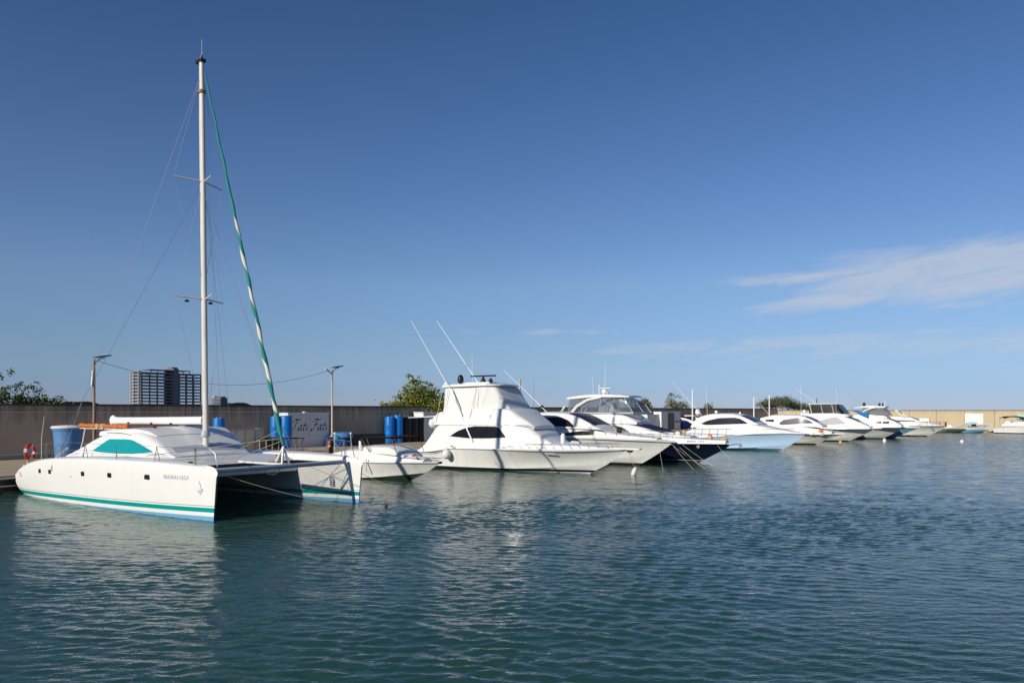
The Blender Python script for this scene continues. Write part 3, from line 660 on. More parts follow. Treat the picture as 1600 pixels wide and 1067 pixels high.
    for p,q_ in (((1.0,-1.25,2.8),(1.55,-1.6,2.2)),((1.55,-1.6,2.2),(1.45,-1.75,1.5)),((4.9,-1.25,2.8),(5.0,-1.3,2.7))):
        pole(root,p,q_,.025,.025,'stern_post','fender')
    for p,q_ in (((2.0,-3.0,3.6),(.4,-3.5,1.3)),((3.3,-3.3,3.35),(3.1,-3.6,1.75))): pass
    # lifelines on the near hull
    top=[];mid=[]
    for x in (1.6,3.0,4.6,6.5,8.9,11.4,13.4):
        z=smooth(sheer,x); y=-3.1-hy(x)+.14; zt=min(z+.62,2.36); top.append((x,y,zt)); mid.append((x,y,lerp(z,zt,.5)))
        b=MB()
        if x in (4.6,6.5,11.4): b.tube([(x-.14,y,z),(x,y,zt)],.013,5); b.tube([(x+.22,y,z),(x,y,zt)],.013,5)
        else: b.tube([(x,y,z),(x,y,zt)],.013,5)
        b.build('stanchion','wire',root,sm=True)
    for L_ in (top,mid): b=MB(); b.tube(L_,.007,4); b.build('lifeline','wire',root,fix=False)
    b=MB(); b.tube([(13.4,-3.25,1.8),(13.4,-3.25,2.36),(13.8,-3.05,2.36),(14.1,-2.95,2.2),(14.2,-2.92,1.76)],.016,6); b.build('pulpit','chrome',root,sm=True)
    b=MB(); b.tube([(13.3,3.3,1.8),(13.35,3.25,2.4),(13.9,3.05,2.38),(14.2,2.95,1.76)],.016,6); b.tube([(13.6,2.8,1.8),(13.7,2.85,2.38)],.016,6); b.build('pulpit','chrome',root,sm=True)
    top=[(x,3.1+hy(x)-.14,smooth(sheer,x)+.6) for x in (4,6,8,10,12,13.3)]
    b=MB(); b.tube(top,.007,4); b.build('lifeline','wire',root,fix=False)
    for p_ in top: b=MB(); b.tube([(p_[0],p_[1],p_[2]-.6),p_],.013,5); b.build('stanchion','wire',root,sm=True)
    b=MB(); b.tube([(3.95,-3.2,2.1),(3.95,-3.62,1.75),(3.95,-3.82,1.35),(3.95,-3.8,1.2)],.04,6); b.build('boarding_strap','grey',root,sm=True)
    b=MB(); b.box((12.9,-3.1,1.86),(.22,.09,.06)); b.build('cleat','black',root,bev=.02)
    for y in (-3.35,): 
        for x in (3.3,3.5): pole(root,(x,y,1.65),(x,y,2.15),.015,.015,'ladder_rail','chrome')
    return root
cat=catamaran()
rope(to_world(cat,(14.2,-2.9,1.55)),W(7.2,17.4,-.1),.25,.011,'mooring_rope','slack rope running from the near bow of the catamaran to the water')
rope(to_world(cat,(14.3,3.05,1.2)),W(9.9,17.0,-.1),.12,.009,'mooring_rope','rope running from the far bow of the catamaran to the water')
rope(to_world(cat,(13.0,1.6,1.5)),W(8.3,17.2,-.1),.08,.008,'mooring_rope','thin rope slanting across the far hull of the catamaran')
rope(W(-4.0,-1.2,QZ+.03),to_world(cat,(.25,-3.2,.75)),.12,.022,'mooring_rope','stern rope of the catamaran lying over the quay edge')
# ---------------------------------------------------------------- motor boats
NAVY=(.012,.012,.030); DARK=(.02,.022,.026)
def anchor(parent,x,z,s=1.0):
    b=MB(); b.box((x+.18*s,0,z-.06*s),(.6*s,.07*s,.06*s)); b.prism([(x+.02*s,z-.08*s),(x+.46*s,z-.07*s),(x+.34*s,z-.2*s),(x+.1*s,z-.17*s)],.26*s,'Y'); b.build('anchor','black',parent,bev=.01)
def pulpit_plank(parent,x0,x1,z,w,m='gel'):
    b=MB(); b.prism([(x0,-w),(x1-.1,-w*.7),(x1,-w*.4),(x1,w*.4),(x1-.1,w*.7),(x0,w)],.09,'Z',z); b.build('bow_platform',m,parent,bev=.02)
def hang_fender(parent,p,r=.13,h=.55,ball=False,line=.5,m='fender'):
    b=MB()
    if ball: b.lathe([(.001,-r*1.15)]+[(r*math.cos(A),r*1.1*math.sin(A)) for A in [rad(a_) for a_ in range(-75,76,15)]]+[(.05,r*1.15),(.04,r*1.4),(.001,r*1.42)],p,14)
    else: b.lathe([(.001,-h/2),(r*.5,-h/2+.02),(r,-h/2+r*.8),(r,h/2-r*.8),(r*.5,h/2-.02),(.03,h/2),(.03,h/2+.06),(.001,h/2+.07)],p,12)
    f=b.build('fender',m,parent,sm=50); top=(p[0],p[1],p[2]+(r*1.4 if ball else h/2+.06))
    b=MB(); b.tube([top,(top[0],top[1]+.06,top[2]+line)],.012,4); b.build('fender_line','rope',f,fix=False)
# --- sportfishing boat, all under white canvas
def sportfisher():
    r=boat_root('sportfishing_boat','large white sportfishing boat with canvas covered flybridge and outriggers',23.7,1.2,4)
    hm=stripe_mat('sportfisher_hull',[(-.02,DARK),(.05,WH),(.19,NAVY)],(.78,.775,.74),dirt=.25)
    H=Hull(.3,14.5,15.9,4.7,[(.3,.95),(3.9,.99),(4.5,1.1),(5.0,1.30),(8,1.34),(12,1.32),(15.9,1.42)],chine=(.1,.5),sternw=.93,pd=2.1,pc=1.55,flare=1.0)
    H.build(r,hm); H.strip(r,'rub_rail','greyc',.035,-.02,out=.01); H.strip(r,'toe_rail','gel',.045,.05,x0=9.5,out=-.06)
    house=Loft([(2.5,2.14,1.0,2.1,1.08,.03),(3.0,2.14,1.02,2.06,1.45,.08),(3.5,2.13,1.05,2.0,2.05,.1),(3.95,2.12,1.1,1.96,2.62,.12),(4.6,2.12,1.2,1.94,2.85,.15),(8.2,2.05,1.3,1.84,2.86,.16),(9.4,1.92,1.3,1.66,2.84,.22),(10.2,1.74,1.3,1.44,2.66,.28),(10.8,1.56,1.3,1.26,2.28,.26),(11.3,1.4,1.3,1.12,1.94,.2),(11.8,1.25,1.3,1.05,1.66,.1)],.05)
    house.build(r,'deckhouse','gel',n=46)
    fd=Loft([(8.8,2.0,1.26,1.86,1.62,.14),(10.5,1.78,1.26,1.58,1.70,.16),(12.2,1.4,1.26,1.16,1.68,.16),(13.8,.92,1.28,.7,1.6,.12),(15.0,.45,1.34,.3,1.48,.06)],.07); fd.build(r,'foredeck','gel')
    w=house.side(r,'side_window','glass',[(5.05,2.03),(5.6,1.99),(6.6,1.93),(8.0,1.96),(9.02,2.03)],[(5.05,2.05),(5.6,2.36),(6.2,2.56),(6.8,2.66),(8.35,2.66),(8.55,2.58),(9.02,2.06)],off=.015)
    for o in w:
        b=MB(); sd=-1 if o is w[0] else 1; b.tube([(7.0,sd*(house.y_at(7,1.96)+.02),1.96),(7.0,sd*(house.y_at(7,2.64)+.02),2.64)],.012,4); b.build('window_joint','black',o,fix=False)
    fb=Loft([(3.3,1.62,2.95,1.6,3.05,.04),(3.55,1.9,2.72,1.8,3.2,.15),(4.0,2.0,2.72,1.82,3.5,.15),(5.2,2.0,2.72,1.82,3.66,.1),(8.4,1.9,2.72,1.72,3.74,.12),(9.1,1.78,2.72,1.6,3.66,.2),(9.7,1.62,2.7,1.4,3.28,.28),(10.25,1.45,2.66,1.2,2.93,.18),(10.6,1.3,2.5,1.1,2.68,.08)],.06); fb.build(r,'flybridge','gel',n=40)
    en=Loft([(4.25,1.72,3.45,1.58,3.6,.05),(4.38,1.74,3.45,1.62,4.95,.05),(4.6,1.75,3.45,1.62,5.1,.05),(7.2,1.7,3.55,1.58,5.12,.08),(7.85,1.6,3.55,1.42,5.06,.25),(8.4,1.52,3.55,1.3,4.4,.3),(8.95,1.42,3.5,1.2,3.7,.1)],.03); en.build(r,'flybridge_canvas','canvas',n=44)
    for x in (6.9,):
        b=MB(); b.tube([(x,-en.y_at(x,3.7)-.012,3.72),(x,-en.y_at(x,4.4)-.012,4.4),(x,-en.y_at(x,4.95)-.012,4.95)],.014,4); b.build('canvas_seam','greyc',r,fix=False)
    ht=Loft([(4.05,1.55,5.08,1.5,5.14,.03),(4.25,1.78,5.06,1.74,5.2,.06),(6,1.84,5.08,1.8,5.24,.07),(7.3,1.75,5.1,1.7,5.24,.07),(7.85,1.5,5.1,1.42,5.18,.04),(8.1,1.1,5.1,1.0,5.15,.02)],.07); ht.build(r,'hardtop','gel')
    b=MB(); b.prism([(5.3,5.25),(5.45,5.36),(7.3,5.36),(7.55,5.25)],1.7,'Y'); b.build('hardtop_box','gel',r,bev=.04)
    b=MB(); b.tube([(8.5,-house.y_at(8.5,2.7)-.02,2.79),(9.4,-1.86,2.79),(10.1,-1.62,2.76),(10.7,-1.34,2.7),(11.0,-1.1,2.62)],.014,4); b.build('seam','grey',r,fix=False)
    # masts, radar and domes
    dome(r,(4.75,-.55,5.3),.2,.5,'black','satellite_dome'); dome(r,(7.3,-.9,5.24),.13,.26,'black','satellite_dome')
    b=MB(); b.lathe([(.16,0),(.19,.05),(.16,.2),(.09,.3),(.07,.42)],(6.25,-.2,5.3),12); rd=b.build('radar_pedestal','black',r,sm=50)
    b=MB(); b.box((6.25,-.2,5.77),(1.95,.14,.09)); b.build('radar_array','black',rd,bev=.03)
    for y,x in ((-1.3,4.2),(-.4,5.1)):
        dome(r,(x,y,5.2),.17,.16,'gel','gps_dome',.03)
    pole(r,(5.2,.1,5.3),(5.18,.1,7.2),.013,.008,'antenna','pole')
    # outriggers: big laid-back poles with their braces
    pole(r,(6.8,-2.12,1.75),(5.0,-2.0,4.95),.05,.045,'outrigger','pole'); pole(r,(5.0,-2.0,4.95),(2.3,-2.5,9.3),.028,.012,'outrigger','pole',n=3)
    pole(r,(6.0,2.05,1.9),(4.7,1.95,5.0),.05,.045,'outrigger','pole'); pole(r,(4.7,1.95,5.0),(.4,2.5,9.9),.028,.012,'outrigger','pole',n=3)
    pole(r,(4.9,-1.75,4.9),(6.4,-2.02,2.6),.02,.02,'outrigger_brace','chrome')
    b=MB(); b.tube([(4.3,-1.82,4.9),(3.95,-1.95,3.2),(3.7,-2.0,2.1)],.016,5); b.tube([(4.75,-1.78,4.9),(4.4,-1.95,3.4)],.014,5); b.build('canvas_rope','greyc',r,fix=False)
    b=MB(); b.tube([(6.75,-1.66,5.0),(6.5,-1.92,3.35),(6.45,-1.95,3.2)],.014,5); b.build('canvas_rope','greyc',r,fix=False)
    pole(r,(3.7,-1.6,3.25),(1.6,-1.9,3.15),.03,.022,'rod_pole','pole')
    b=MB(); b.lathe([(.001,-.28),(.2,-.22),(.3,0),(.24,.25),(.001,.33)],(3.5,-1.75,2.78),14); b.build('covered_winch','canvas',r,sm=60)
    b=MB(); b.box((4.05,-1.95,4.6),(.06,.1,.16)); b.build('yellow_tag','yellow',r,bev=.02)
    H.rail(r,9.0,15.7,.34,.10,14,.013,-.28,mid=False,m='chrome',close=True)
    pulpit_plank(r,15.0,16.75,1.47,.30); anchor(r,15.9,1.42,.8)
    hang_fender(r,(5.15,-2.52,.95),.27,ball=True,line=.38,m='gel2')
    b=MB(); b.box((5.4,-2.3,1.43),(.26,.07,.06)); b.build('cleat','chrome',r,bev=.02)
    b=MB(); b.box((11.9,-H.ys(11.9)-.0,1.17),(.62,.03,.045),rz=rad(12)); b.build('maker_badge','grey',r)
    b=MB(); b.lathe([(.13,0),(.14,.4),(.10,.52),(.05,.56)],(12.0,-.3,1.72),10); b.build('deck_ventilator','gel',r,sm=50)
    for dz in (.0,.1): 
        b=MB(); b.lathe([(.05,0),(.05,.03)],(7.9,-1.84,3.2+dz),8,'Y'); b.build('fuel_cap','grey',r)
    b=MB(); b.prism([(12.3,1.70),(13.0,1.68),(13.0,1.80),(12.5,1.86)],.34,'Y'); b.build('windlass','greyc',r,bev=.03)
    return r
sf=sportfisher()
def mooring(root,p,q,lab,m='fender',r=.007):
    rope(to_world(root,p),to_world(root,q),.06,r,'mooring_rope',lab,m)
# --- small runabout between the catamaran and the sportfisher
def runabout():
    r=boat_root('runabout','small white open motorboat with folded black bimini beside the catamaran',15.3,2.2,0)
    hm=stripe_mat('runabout_hull',[(-.50,(.045,.06,.055))],(.77,.765,.73),slope=.11,dirt=.3)
    H=Hull(.2,8.35,9.5,2.5,[(.2,.86),(4,.88),(7.5,.96),(9.5,1.0)],chine=(.02,.44),draft=.4,pd=2.2,pc=1.8,flare=.5,sternw=.95)
    H.build(r,hm); H.strip(r,'rub_rail','grey',.03,-.01,out=.012)
    dk=Loft([(2.3,1.14,.86,.98,1.25,.1),(3.4,1.16,.86,1.0,1.45,.14),(4.6,1.16,.87,1.0,1.52,.14),(6.0,1.12,.9,.94,1.38,.14),(7.4,.85,.93,.66,1.24,.12),(8.6,.42,.97,.28,1.1,.06)],.1); dk.build(r,'deck_moulding','gel')
    cv=Loft([(4.6,1.0,1.45,.95,1.5,.03),(5.0,1.0,1.4,.86,1.72,.1),(6.5,.95,1.36,.8,1.72,.12),(7.2,.85,1.3,.72,1.5,.08),(7.6,.75,1.22,.66,1.3,.03)],.06); cv.build(r,'cockpit_cover','canvas')
    b=MB(); b.tube([(4.7,-1.0,2.12),(5.2,-1.02,2.2),(6.3,-1.02,2.24),(7.1,-1.0,2.2)],[.05,.06,.055,.05],7); b.tube([(4.7,1.0,2.12),(5.9,1.02,2.24),(7.1,1.0,2.2)],.05,7); b.tube([(7.1,-1,2.2),(7.1,1,2.2)],.04,6); b.tube([(4.7,-1,2.12),(4.7,1,2.12)],.04,6); b.build('folded_bimini','blackc',r,sm=True)
    for x0,x1 in ((5.4,4.75),(5.5,5.2),(7.4,7.08)): 
        for y in (-1.0,1.0): pole(r,(x0,y,1.45),(x1,y,2.14),.016,.016,'bimini_strut','black')
    b=MB(); b.prism([(4.62,1.5),(4.86,1.5),(4.74,2.0),(4.6,2.02)],.1,'Y',-1.0); b.build('arch_leg','gel',r,bev=.03)
    pole(r,(4.0,-1.0,1.4),(3.95,-1.0,2.35),.014,.014,'lamp_stem','gel'); dome(r,(3.95,-1.0,2.33),.06,.1,'white','stern_light',.02)
    pole(r,(2.3,-.7,1.2),(2.3,-.7,2.3),.014,.014,'lamp_stem','gel'); dome(r,(2.3,-.7,2.28),.07,.12,'white','stern_light',.02)
    for a_,c_ in ((2.5,3.3),(3.3,2.5)): pole(r,(a_,-1.0,1.3),(c_,-1.0,2.0),.012,.012,'frame_tube','wire')
    b=MB(); b.tube([(2.2,-1.0,2.0),(3.4,-1.0,2.02),(3.6,-1.0,1.9)],.014,5); b.build('frame_tube','wire',r,sm=True)
    H.rail(r,6.9,9.3,.22,.12,5,.012,.1,mid=True)
    b=MB(); b.box((8.3,-.5,1.22),(.16,.16,.14)); b.build('coral_light','peach',r,bev=.04)
    anchor(r,9.25,1.08,.7)
    b=MB(); b.tube([(5.45,-1.27,1.1),(5.46,-1.3,.6),(5.45,-1.29,.45)],.035,6); b.build('hanging_fender','fender',r,sm=True)
    b=MB(); b.box((7.7,-.2,1.3),(.34,.3,.12)); b.build('deck_hatch','greyc',r,bev=.03)
    return r
ra=runabout()
# --- white express cruiser with wraparound black glass
def express():
    r=boat_root('express_cruiser','white cruiser with wraparound black windows beside the sportfishing boat',31.8,1.5,0)
    hm=stripe_mat('express_hull',[(.16,DARK),(.22,(.5,.5,.48)),(.26,WH)],(.76,.755,.715),dirt=.25)
    H=Hull(.3,13.6,15.3,3.9,[(.3,1.35),(6,1.72),(10,1.82),(13,1.76),(15.2,1.68)],chine=(.15,.6),pd=2.2,flare=.9,sternw=.92)
    H.build(r,hm); H.strip(r,'rub_rail','greyc',.035,-.08,out=.01)
    lo=Loft([(4.0,1.85,1.55,1.72,2.3,.1),(7.3,1.86,1.65,1.68,2.42,.12),(9.8,1.72,1.7,1.5,2.46,.14),(11.0,1.5,1.72,1.26,2.2,.16),(12.6,1.08,1.72,.86,1.98,.12),(14.2,.5,1.7,.36,1.8,.06)],.08); lo.build(r,'cabin_trunk','gel')
    hs=Loft([(4.2,1.66,2.2,1.42,3.3,.16),(5.0,1.66,2.25,1.42,3.42,.2),(6.5,1.66,2.3,1.36,3.48,.22),(7.8,1.62,2.32,1.26,3.42,.22),(8.6,1.58,2.34,1.2,3.24,.22),(9.4,1.5,2.36,1.16,2.9,.2),(10.1,1.42,2.36,1.12,2.56,.1),(10.4,1.36,2.3,1.1,2.4,.04)],.06); hs.build(r,'wheelhouse','gel',n=44)
    hs.side(r,'side_window','glass',[(4.7,2.34),(5.6,2.35),(6.6,2.37),(7.5,2.40),(8.75,2.46)],[(4.7,2.95),(5.6,3.14),(7.1,3.18),(7.7,3.1),(8.15,2.94),(8.75,2.48)],off=.015)
    hs.top(r,'windscreen','glass',8.0,10.0,1.16,1.1,((-1,-.03),(.03,1)),off=.015)
    lo.side(r,'hull_window','glass',[(7.4,1.98),(8.4,1.93),(10.2,2.0)],[(7.4,2.0),(8.3,2.12),(9.2,2.24),(10.2,2.28)],off=.015)
    b=MB(); b.prism([(6.9,2.4),(7.0,2.52),(10.5,2.52),(10.8,2.42),(10.9,2.36)],.08,'Y',-1.72); b.build('side_coaming','gel',r,bev=.02)
    dome(r,(3.9,-.5,3.36),.26,.62,'black','satellite_dome'); dome(r,(5.2,-.3,3.5),.2,.42,'black','satellite_dome')
    pole(r,(4.3,0,3.5),(4.3,0,5.9),.02,.014,'antenna','wire'); pole(r,(5.7,-.4,3.5),(2.0,-.6,6.6),.025,.012,'outrigger','pole')
    H.rail(r,9.0,15.0,.55,.14,8,.014,.05)
    anchor(r,15.0,1.62,.9)
    b=MB(); b.box((11.6,-.6,2.32),(.34,.3,.36)); b.build('black_cover','black',r,bev=.06)
    b=MB(); b.box((9.0,-1.0,2.62),(.1,.1,.1)); b.build('deck_fitting','greyc',r)
    return r
ex=express()
b=MB(); b.lathe([(.001,-.3),(.1,-.26),(.14,-.1),(.14,.12),(.08,.27),(.03,.3),(.03,.36),(.001,.37)],(0,0,0),12); o=b.build('float_fender','fender',sm=50); o.location=to_world(sf,(16.2,.3,.14)); o.rotation_euler=(.15,.3,0); tag(o,'pale yellow fender hanging at the water under the sportfishing boat bow','fender')
rope(to_world(sf,(16.0,0,1.35)),to_world(sf,(16.2,.3,.5)),.02,.012,'fender_rope','thin line holding the pale fender below the sportfishing boat bow',m='rope')
mooring(ex,(14.4,-.6,1.6),(15.5,-2.2,-.05),'pale mooring line off the express cruiser bow, nearest the hanging fender')
mooring(ex,(14.7,.5,1.6),(16.9,-.8,-.05),'pale mooring line off the express cruiser bow, right of the fender')
mooring(ex,(14.9,.6,1.6),(17.4,-.1,-.05),'outermost pale mooring line off the express cruiser bow')
# --- navy flybridge yacht
def navy_yacht():
    r=boat_root('flybridge_yacht','dark navy hulled yacht with clear vinyl flybridge enclosure',37,1.6,0)
    hm=stripe_mat('navy_hull',[(.12,DARK),(.17,(.45,.45,.46))],(.006,.010,.027),dirt=.05,rough=.12)
    H=Hull(.3,15.5,17.0,4.5,[(.3,1.15),(6,1.28),(10,1.36),(13.5,1.36),(17.0,1.34)],chine=(.15,.55),pd=2.2,flare=1.0)
    H.build(r,hm)
    bu=Loft([(.5,2.1,1.1,2.05,1.5,.04),(6,2.22,1.22,2.14,1.7,.05),(10,2.18,1.32,2.06,1.72,.05),(12.5,1.72,1.34,1.62,1.72,.05),(14.6,1.15,1.34,1.05,1.66,.05),(16.6,.35,1.34,.25,1.56,.03)],.06); bu.build(r,'bulwark_deck','gel')
    lo=Loft([(3,2.0,1.6,1.86,2.7,.1),(8,1.98,1.6,1.78,2.72,.14),(9.2,1.9,1.62,1.62,2.7,.2),(10.4,1.76,1.64,1.45,2.52,.24),(11.6,1.56,1.64,1.25,2.24,.2),(12.6,1.3,1.64,1.05,1.98,.16),(14.2,.75,1.6,.55,1.8,.1)],.07); lo.build(r,'deckhouse','gel',n=44)
    ws=lo.side(r,'side_window','glass',[(7.4,2.1),(8.6,2.06),(10.1,2.02)],[(7.4,2.4),(8.3,2.54),(9.0,2.54),(9.5,2.4),(10.1,2.04)],off=.015)
    for o in ws:
        sd=-1 if o is ws[0] else 1; b=MB(); b.tube([(8.9,sd*(lo.y_at(8.9,2.06)+.02),2.06),(8.9,sd*(lo.y_at(8.9,2.54)+.02),2.54)],.025,5); b.build('mullion','gel',o,fix=False)
    lo.side(r,'lower_window','glass',[(8.3,1.78),(10.0,1.76)],[(8.3,1.95),(10.0,1.93)],off=.015)
    lo.top(r,'windscreen_cover_and_gap_shade','navyc',9.7,12.3,1.36,1.12,((-1,1),),off=.03)  # navy canvas cover in its own colour
    fb=Loft([(3.6,1.9,2.6,1.78,3.2,.1),(6.0,1.9,2.62,1.76,3.34,.12),(8.4,1.84,2.64,1.68,3.42,.14),(9.2,1.7,2.66,1.48,3.38,.2),(9.9,1.5,2.64,1.24,3.08,.2),(10.4,1.3,2.6,1.1,2.78,.06)],.05); fb.build(r,'flybridge','gel',n=36)
    en=Loft([(4.55,1.66,3.2,1.36,3.4,.03),(4.85,1.66,3.3,1.36,4.5,.06),(8.9,1.6,3.36,1.28,4.56,.06),(9.5,1.5,3.36,1.2,4.35,.08),(10.2,1.4,3.3,1.2,3.42,.03)],.02,cubic=False); en.build(r,'vinyl_enclosure','vinyl',n=30)
    b=MB()
    for sd in (-1,1):
        for x in (4.9,6.0,7.5,8.6): b.tube([(x,sd*(en.y_at(x,3.4)+.01),3.38),(x+.05,sd*(en.y_at(x,4.5)+.01),4.5)],.022,5)
        b.tube([(9.45,sd*1.3,4.5),(10.25,sd*1.45,3.4)],.03,5); b.tube([(4.6,sd*1.7,3.42),(10.3,sd*1.46,3.45)],.05,5)
        b.tube([(7.7,sd*1.4,4.45),(8.8,sd*1.5,3.7),(9.2,sd*1.5,3.5)],.016,5)
    b.tube([(9.45,0,4.55),(10.35,0,3.45)],.025,5); b.tube([(10.25,-1.45,3.42),(10.4,0,3.44),(10.25,1.45,3.42)],.05,5); b.build('enclosure_frame','grey',r,sm=True)
    b=MB(); b.tube([(4.3,-1.75,3.3),(5.3,-1.72,3.42),(7,-1.76,3.40),(10.3,-1.5,3.42)],.075,6); b.build('enclosure_skirt','grey',r,sm=True)
    ht=Loft([(4.4,1.2,4.5,1.15,4.56,.02),(4.7,1.42,4.48,1.38,4.62,.05),(7.0,1.45,4.6,1.4,4.8,.07),(9.0,1.36,4.58,1.3,4.74,.06),(9.7,1.1,4.56,1.02,4.64,.02)],.06); ht.build(r,'hardtop','gel')
    for sd in (-1,1): 
        b=MB(); b.tube([(5.2,sd*1.74,3.4),(5.7,sd*1.66,3.95),(6.5,sd*1.52,4.4),(7.6,sd*1.42,4.6)],[.13,.12,.11,.09],7); b.build('hardtop_arch','gel',r,sm=True)
        b=MB(); b.tube([(4.1,sd*1.8,3.2),(4.6,sd*1.66,3.95)],.07,6); b.build('arch_foot','gel',r,sm=True)
    b=MB(); b.box((5.4,-1.3,3.62),(.5,.4,.3)); b.build('red_cushion','flagr',r,bev=.08)
    b=MB(); b.prism([(7.9,3.5),(8.1,4.2),(8.35,3.75),(8.9,3.6),(8.8,3.46)],.5,'Y',-.6); b.build('helm_seat','white',r,bev=.05)
    b=MB(); b.box((7.4,0,3.7),(.9,1.4,.5)); b.build('settee','greyc',r,bev=.08)
    b=MB(); b.tube([(6.6,0,4.8),(6.6,0,5.6)],.035,6); b.tube([(6.6,-.05,5.3),(7.6,-.05,5.3)],.03,5); b.build('radar_mast','gel',r,sm=True)
    dome(r,(7.05,0,4.84),.22,.32,'gel'); dome(r,(7.5,-.3,4.8),.12,.18,'grey','gps_dome'); pole(r,(7.1,0,5.3),(7.14,0,7.1),.016,.01,'antenna','pole'); pole(r,(5.8,.5,4.75),(5.7,.5,6.2),.012,.008,'antenna','pole')
    H.rail(r,9.5,16.8,.62,.05,9,.015,.05)
    for x in (11.0,12.8): b=MB(); b.box((x,-.5,1.98),(.5,.5,.12)); b.build('deck_hatch','gel2',r,bev=.04)
    b=MB(); b.box((13.3,-.55,1.98),(.34,.4,.3)); b.build('deck_locker','gel2',r,bev=.05)
    b=MB(); b.prism([(16.6,1.35),(17.5,1.42),(17.65,1.2),(17.45,1.12),(17.4,1.3),(16.8,1.22)],.16,'Y'); b.build('anchor','chrome',r,bev=.015)
    b=MB()   # worn lettering, no longer legible
    for i in range(11):
        if i!=6: b.box((14.28+i*.1,-1.30+i*.045,1.52),(.06,.012,.10 if i%3 else .12),rz=rad(24))
    b.build('worn_lettering','greyc',r)
    b=MB(); b.lathe([(.001,-.03),(.12,-.02),(.12,.02),(.001,.03)],(14.85,-H.ys(14.85)+.16,1.13),12,'Y'); b.build('hawse_pipe','chrome',r,sm=True)
    hang_fender(r,(15.6,-.45,1.78),.16,.2,ball=True,line=.1,m='peach')
    b=MB(); b.box((16.3,.15,1.72),(.4,.2,.14)); b.build('yellow_rope_bag','yellow',r,bev=.05)
    return r
ny=navy_yacht()
mooring(ny,(13.2,-1.5,1.3),(16.2,-3.2,-.05),'pale line slanting across the navy hull, left of the pair')
mooring(ny,(13.9,-1.3,1.3),(16.9,-2.9,-.05),'pale line slanting across the navy hull, right of the pair')
mooring(ny,(16.0,-.3,1.3),(17.2,-1.1,.4),'short pale line at the stem of the navy hull')
# --- pale blue hardtop boat
def blue_boat():
    r=boat_root('hardtop_boat','pale blue hulled boat with white hardtop and black side glass',55.4,3.4,0)
    hm=stripe_mat('pale_blue_hull',[(.13,(.06,.22,.28)),(.19,(.02,.06,.09))],(.50,.69,.92),dirt=.08)
    H=Hull(.3,13.4,14.9,4.3,[(.3,.95),(4,1.0),(7.6,1.22),(10.5,1.55),(13,1.62),(14.9,1.58)],chine=(.12,.5),pd=2.1,flare=1.0)
    H.build(r,hm); H.strip(r,'rub_rail','grey',.03,0,out=.01)
    lo=Loft([(4.4,1.95,.98,1.86,1.6,.08),(6,2.0,1.05,1.86,2.1,.1),(8.5,1.98,1.25,1.8,2.3,.12),(10.5,1.78,1.5,1.5,2.36,.2),(12,1.34,1.55,1.06,2.1,.2),(13.4,.8,1.58,.58,1.84,.12),(14.6,.3,1.56,.2,1.64,.04)],.07); lo.build(r,'cabin_trunk','gel')
    hs=Loft([(4.9,1.7,2.05,1.5,2.2,.05),(5.3,1.76,2.05,1.5,2.75,.12),(6.0,1.78,2.1,1.48,3.12,.18),(7.0,1.78,2.15,1.45,3.3,.2),(8.4,1.74,2.2,1.4,3.32,.2),(9.4,1.68,2.25,1.34,3.18,.2),(10.2,1.58,2.28,1.26,2.86,.16),(10.9,1.46,2.3,1.2,2.5,.08),(11.1,1.4,2.28,1.15,2.4,.03)],.06); hs.build(r,'wheelhouse','gel',n=44)
    hs.side(r,'side_window','glassb',[(5.95,2.4),(6.4,2.28),(8.0,2.34),(10.2,2.44)],[(5.95,2.42),(6.6,2.7),(7.6,2.92),(9.0,2.98),(9.5,2.9),(10.2,2.5)],off=.015)
    hs.top(r,'windscreen','glassb',9.55,10.8,1.26,1.15,((-1,-.03),(.03,1)),off=.015)
    b=MB(); b.prism([(3.9,2.95),(4.3,2.9),(5.3,2.62),(6.2,2.2),(5.4,2.2),(4.6,2.64),(4.1,2.72)],.14,'Y',-1.7); b.build('roof_wing','gel',r,bev=.03)
    b=MB(); b.prism([(3.9,2.95),(4.3,2.9),(5.3,2.62),(6.2,2.2),(5.4,2.2),(4.6,2.64),(4.1,2.72)],.14,'Y',1.7); b.build('roof_wing','gel',r,bev=.03)
    b=MB(); b.prism([(2.2,2.45),(3.4,2.66),(4.9,2.72),(4.9,2.62),(3.4,2.5)],2.6,'Y'); b.build('awning','bluec' if 0 else 'navyc',r)
    b=MB(); b.box((4.6,-.4,3.12),(1.0,1.9,.1)); b.build('aft_hardtop','gel',r,bev=.04)
    dome(r,(5.0,-.2,3.2),.24,.5,'gel'); dome(r,(6.9,-.4,3.34),.16,.2,'gel','gps_dome'); dome(r,(9.2,-.5,3.2),.09,.22,'gel','horn')
    pole(r,(5.8,-1.2,3.2),(3.0,-1.5,6.3),.022,.01,'outrigger','pole'); pole(r,(5.7,.4,3.2),(5.6,.4,5.8),.014,.009,'antenna','pole')
    b=MB(); b.tube([(4.8,-1.98,1.9),(6.5,-2.02,1.92),(9.0,-1.92,1.95)],.018,5); b.build('grab_rail','grey',r,sm=True)
    for x in (5.4,6.1,6.8,7.6,8.4): pole(r,(x,-2.0,1.25),(x+.1,-2.0,1.92),.014,.014,'stanchion','chrome')
    H.rail(r,10.2,14.7,.36,.12,6,.013,.06)
    pulpit_plank(r,14.2,15.6,1.62,.26); anchor(r,14.8,1.58,.8)
    b=MB(); b.box((13.1,-H.ys(13.1)+.16,1.46),(.55,.03,.04),rz=rad(22)); b.build('maker_badge','grey',r)
    b=MB(); b.box((4.4,-2.05,1.5),(.22,.1,.5)); b.build('orange_strap','yellow',r,bev=.03)
    return r
bl=blue_boat()
mooring(bl,(13.0,-1.2,.3),(16.4,-2.0,-.05),'pale mooring line low against the pale blue hull')
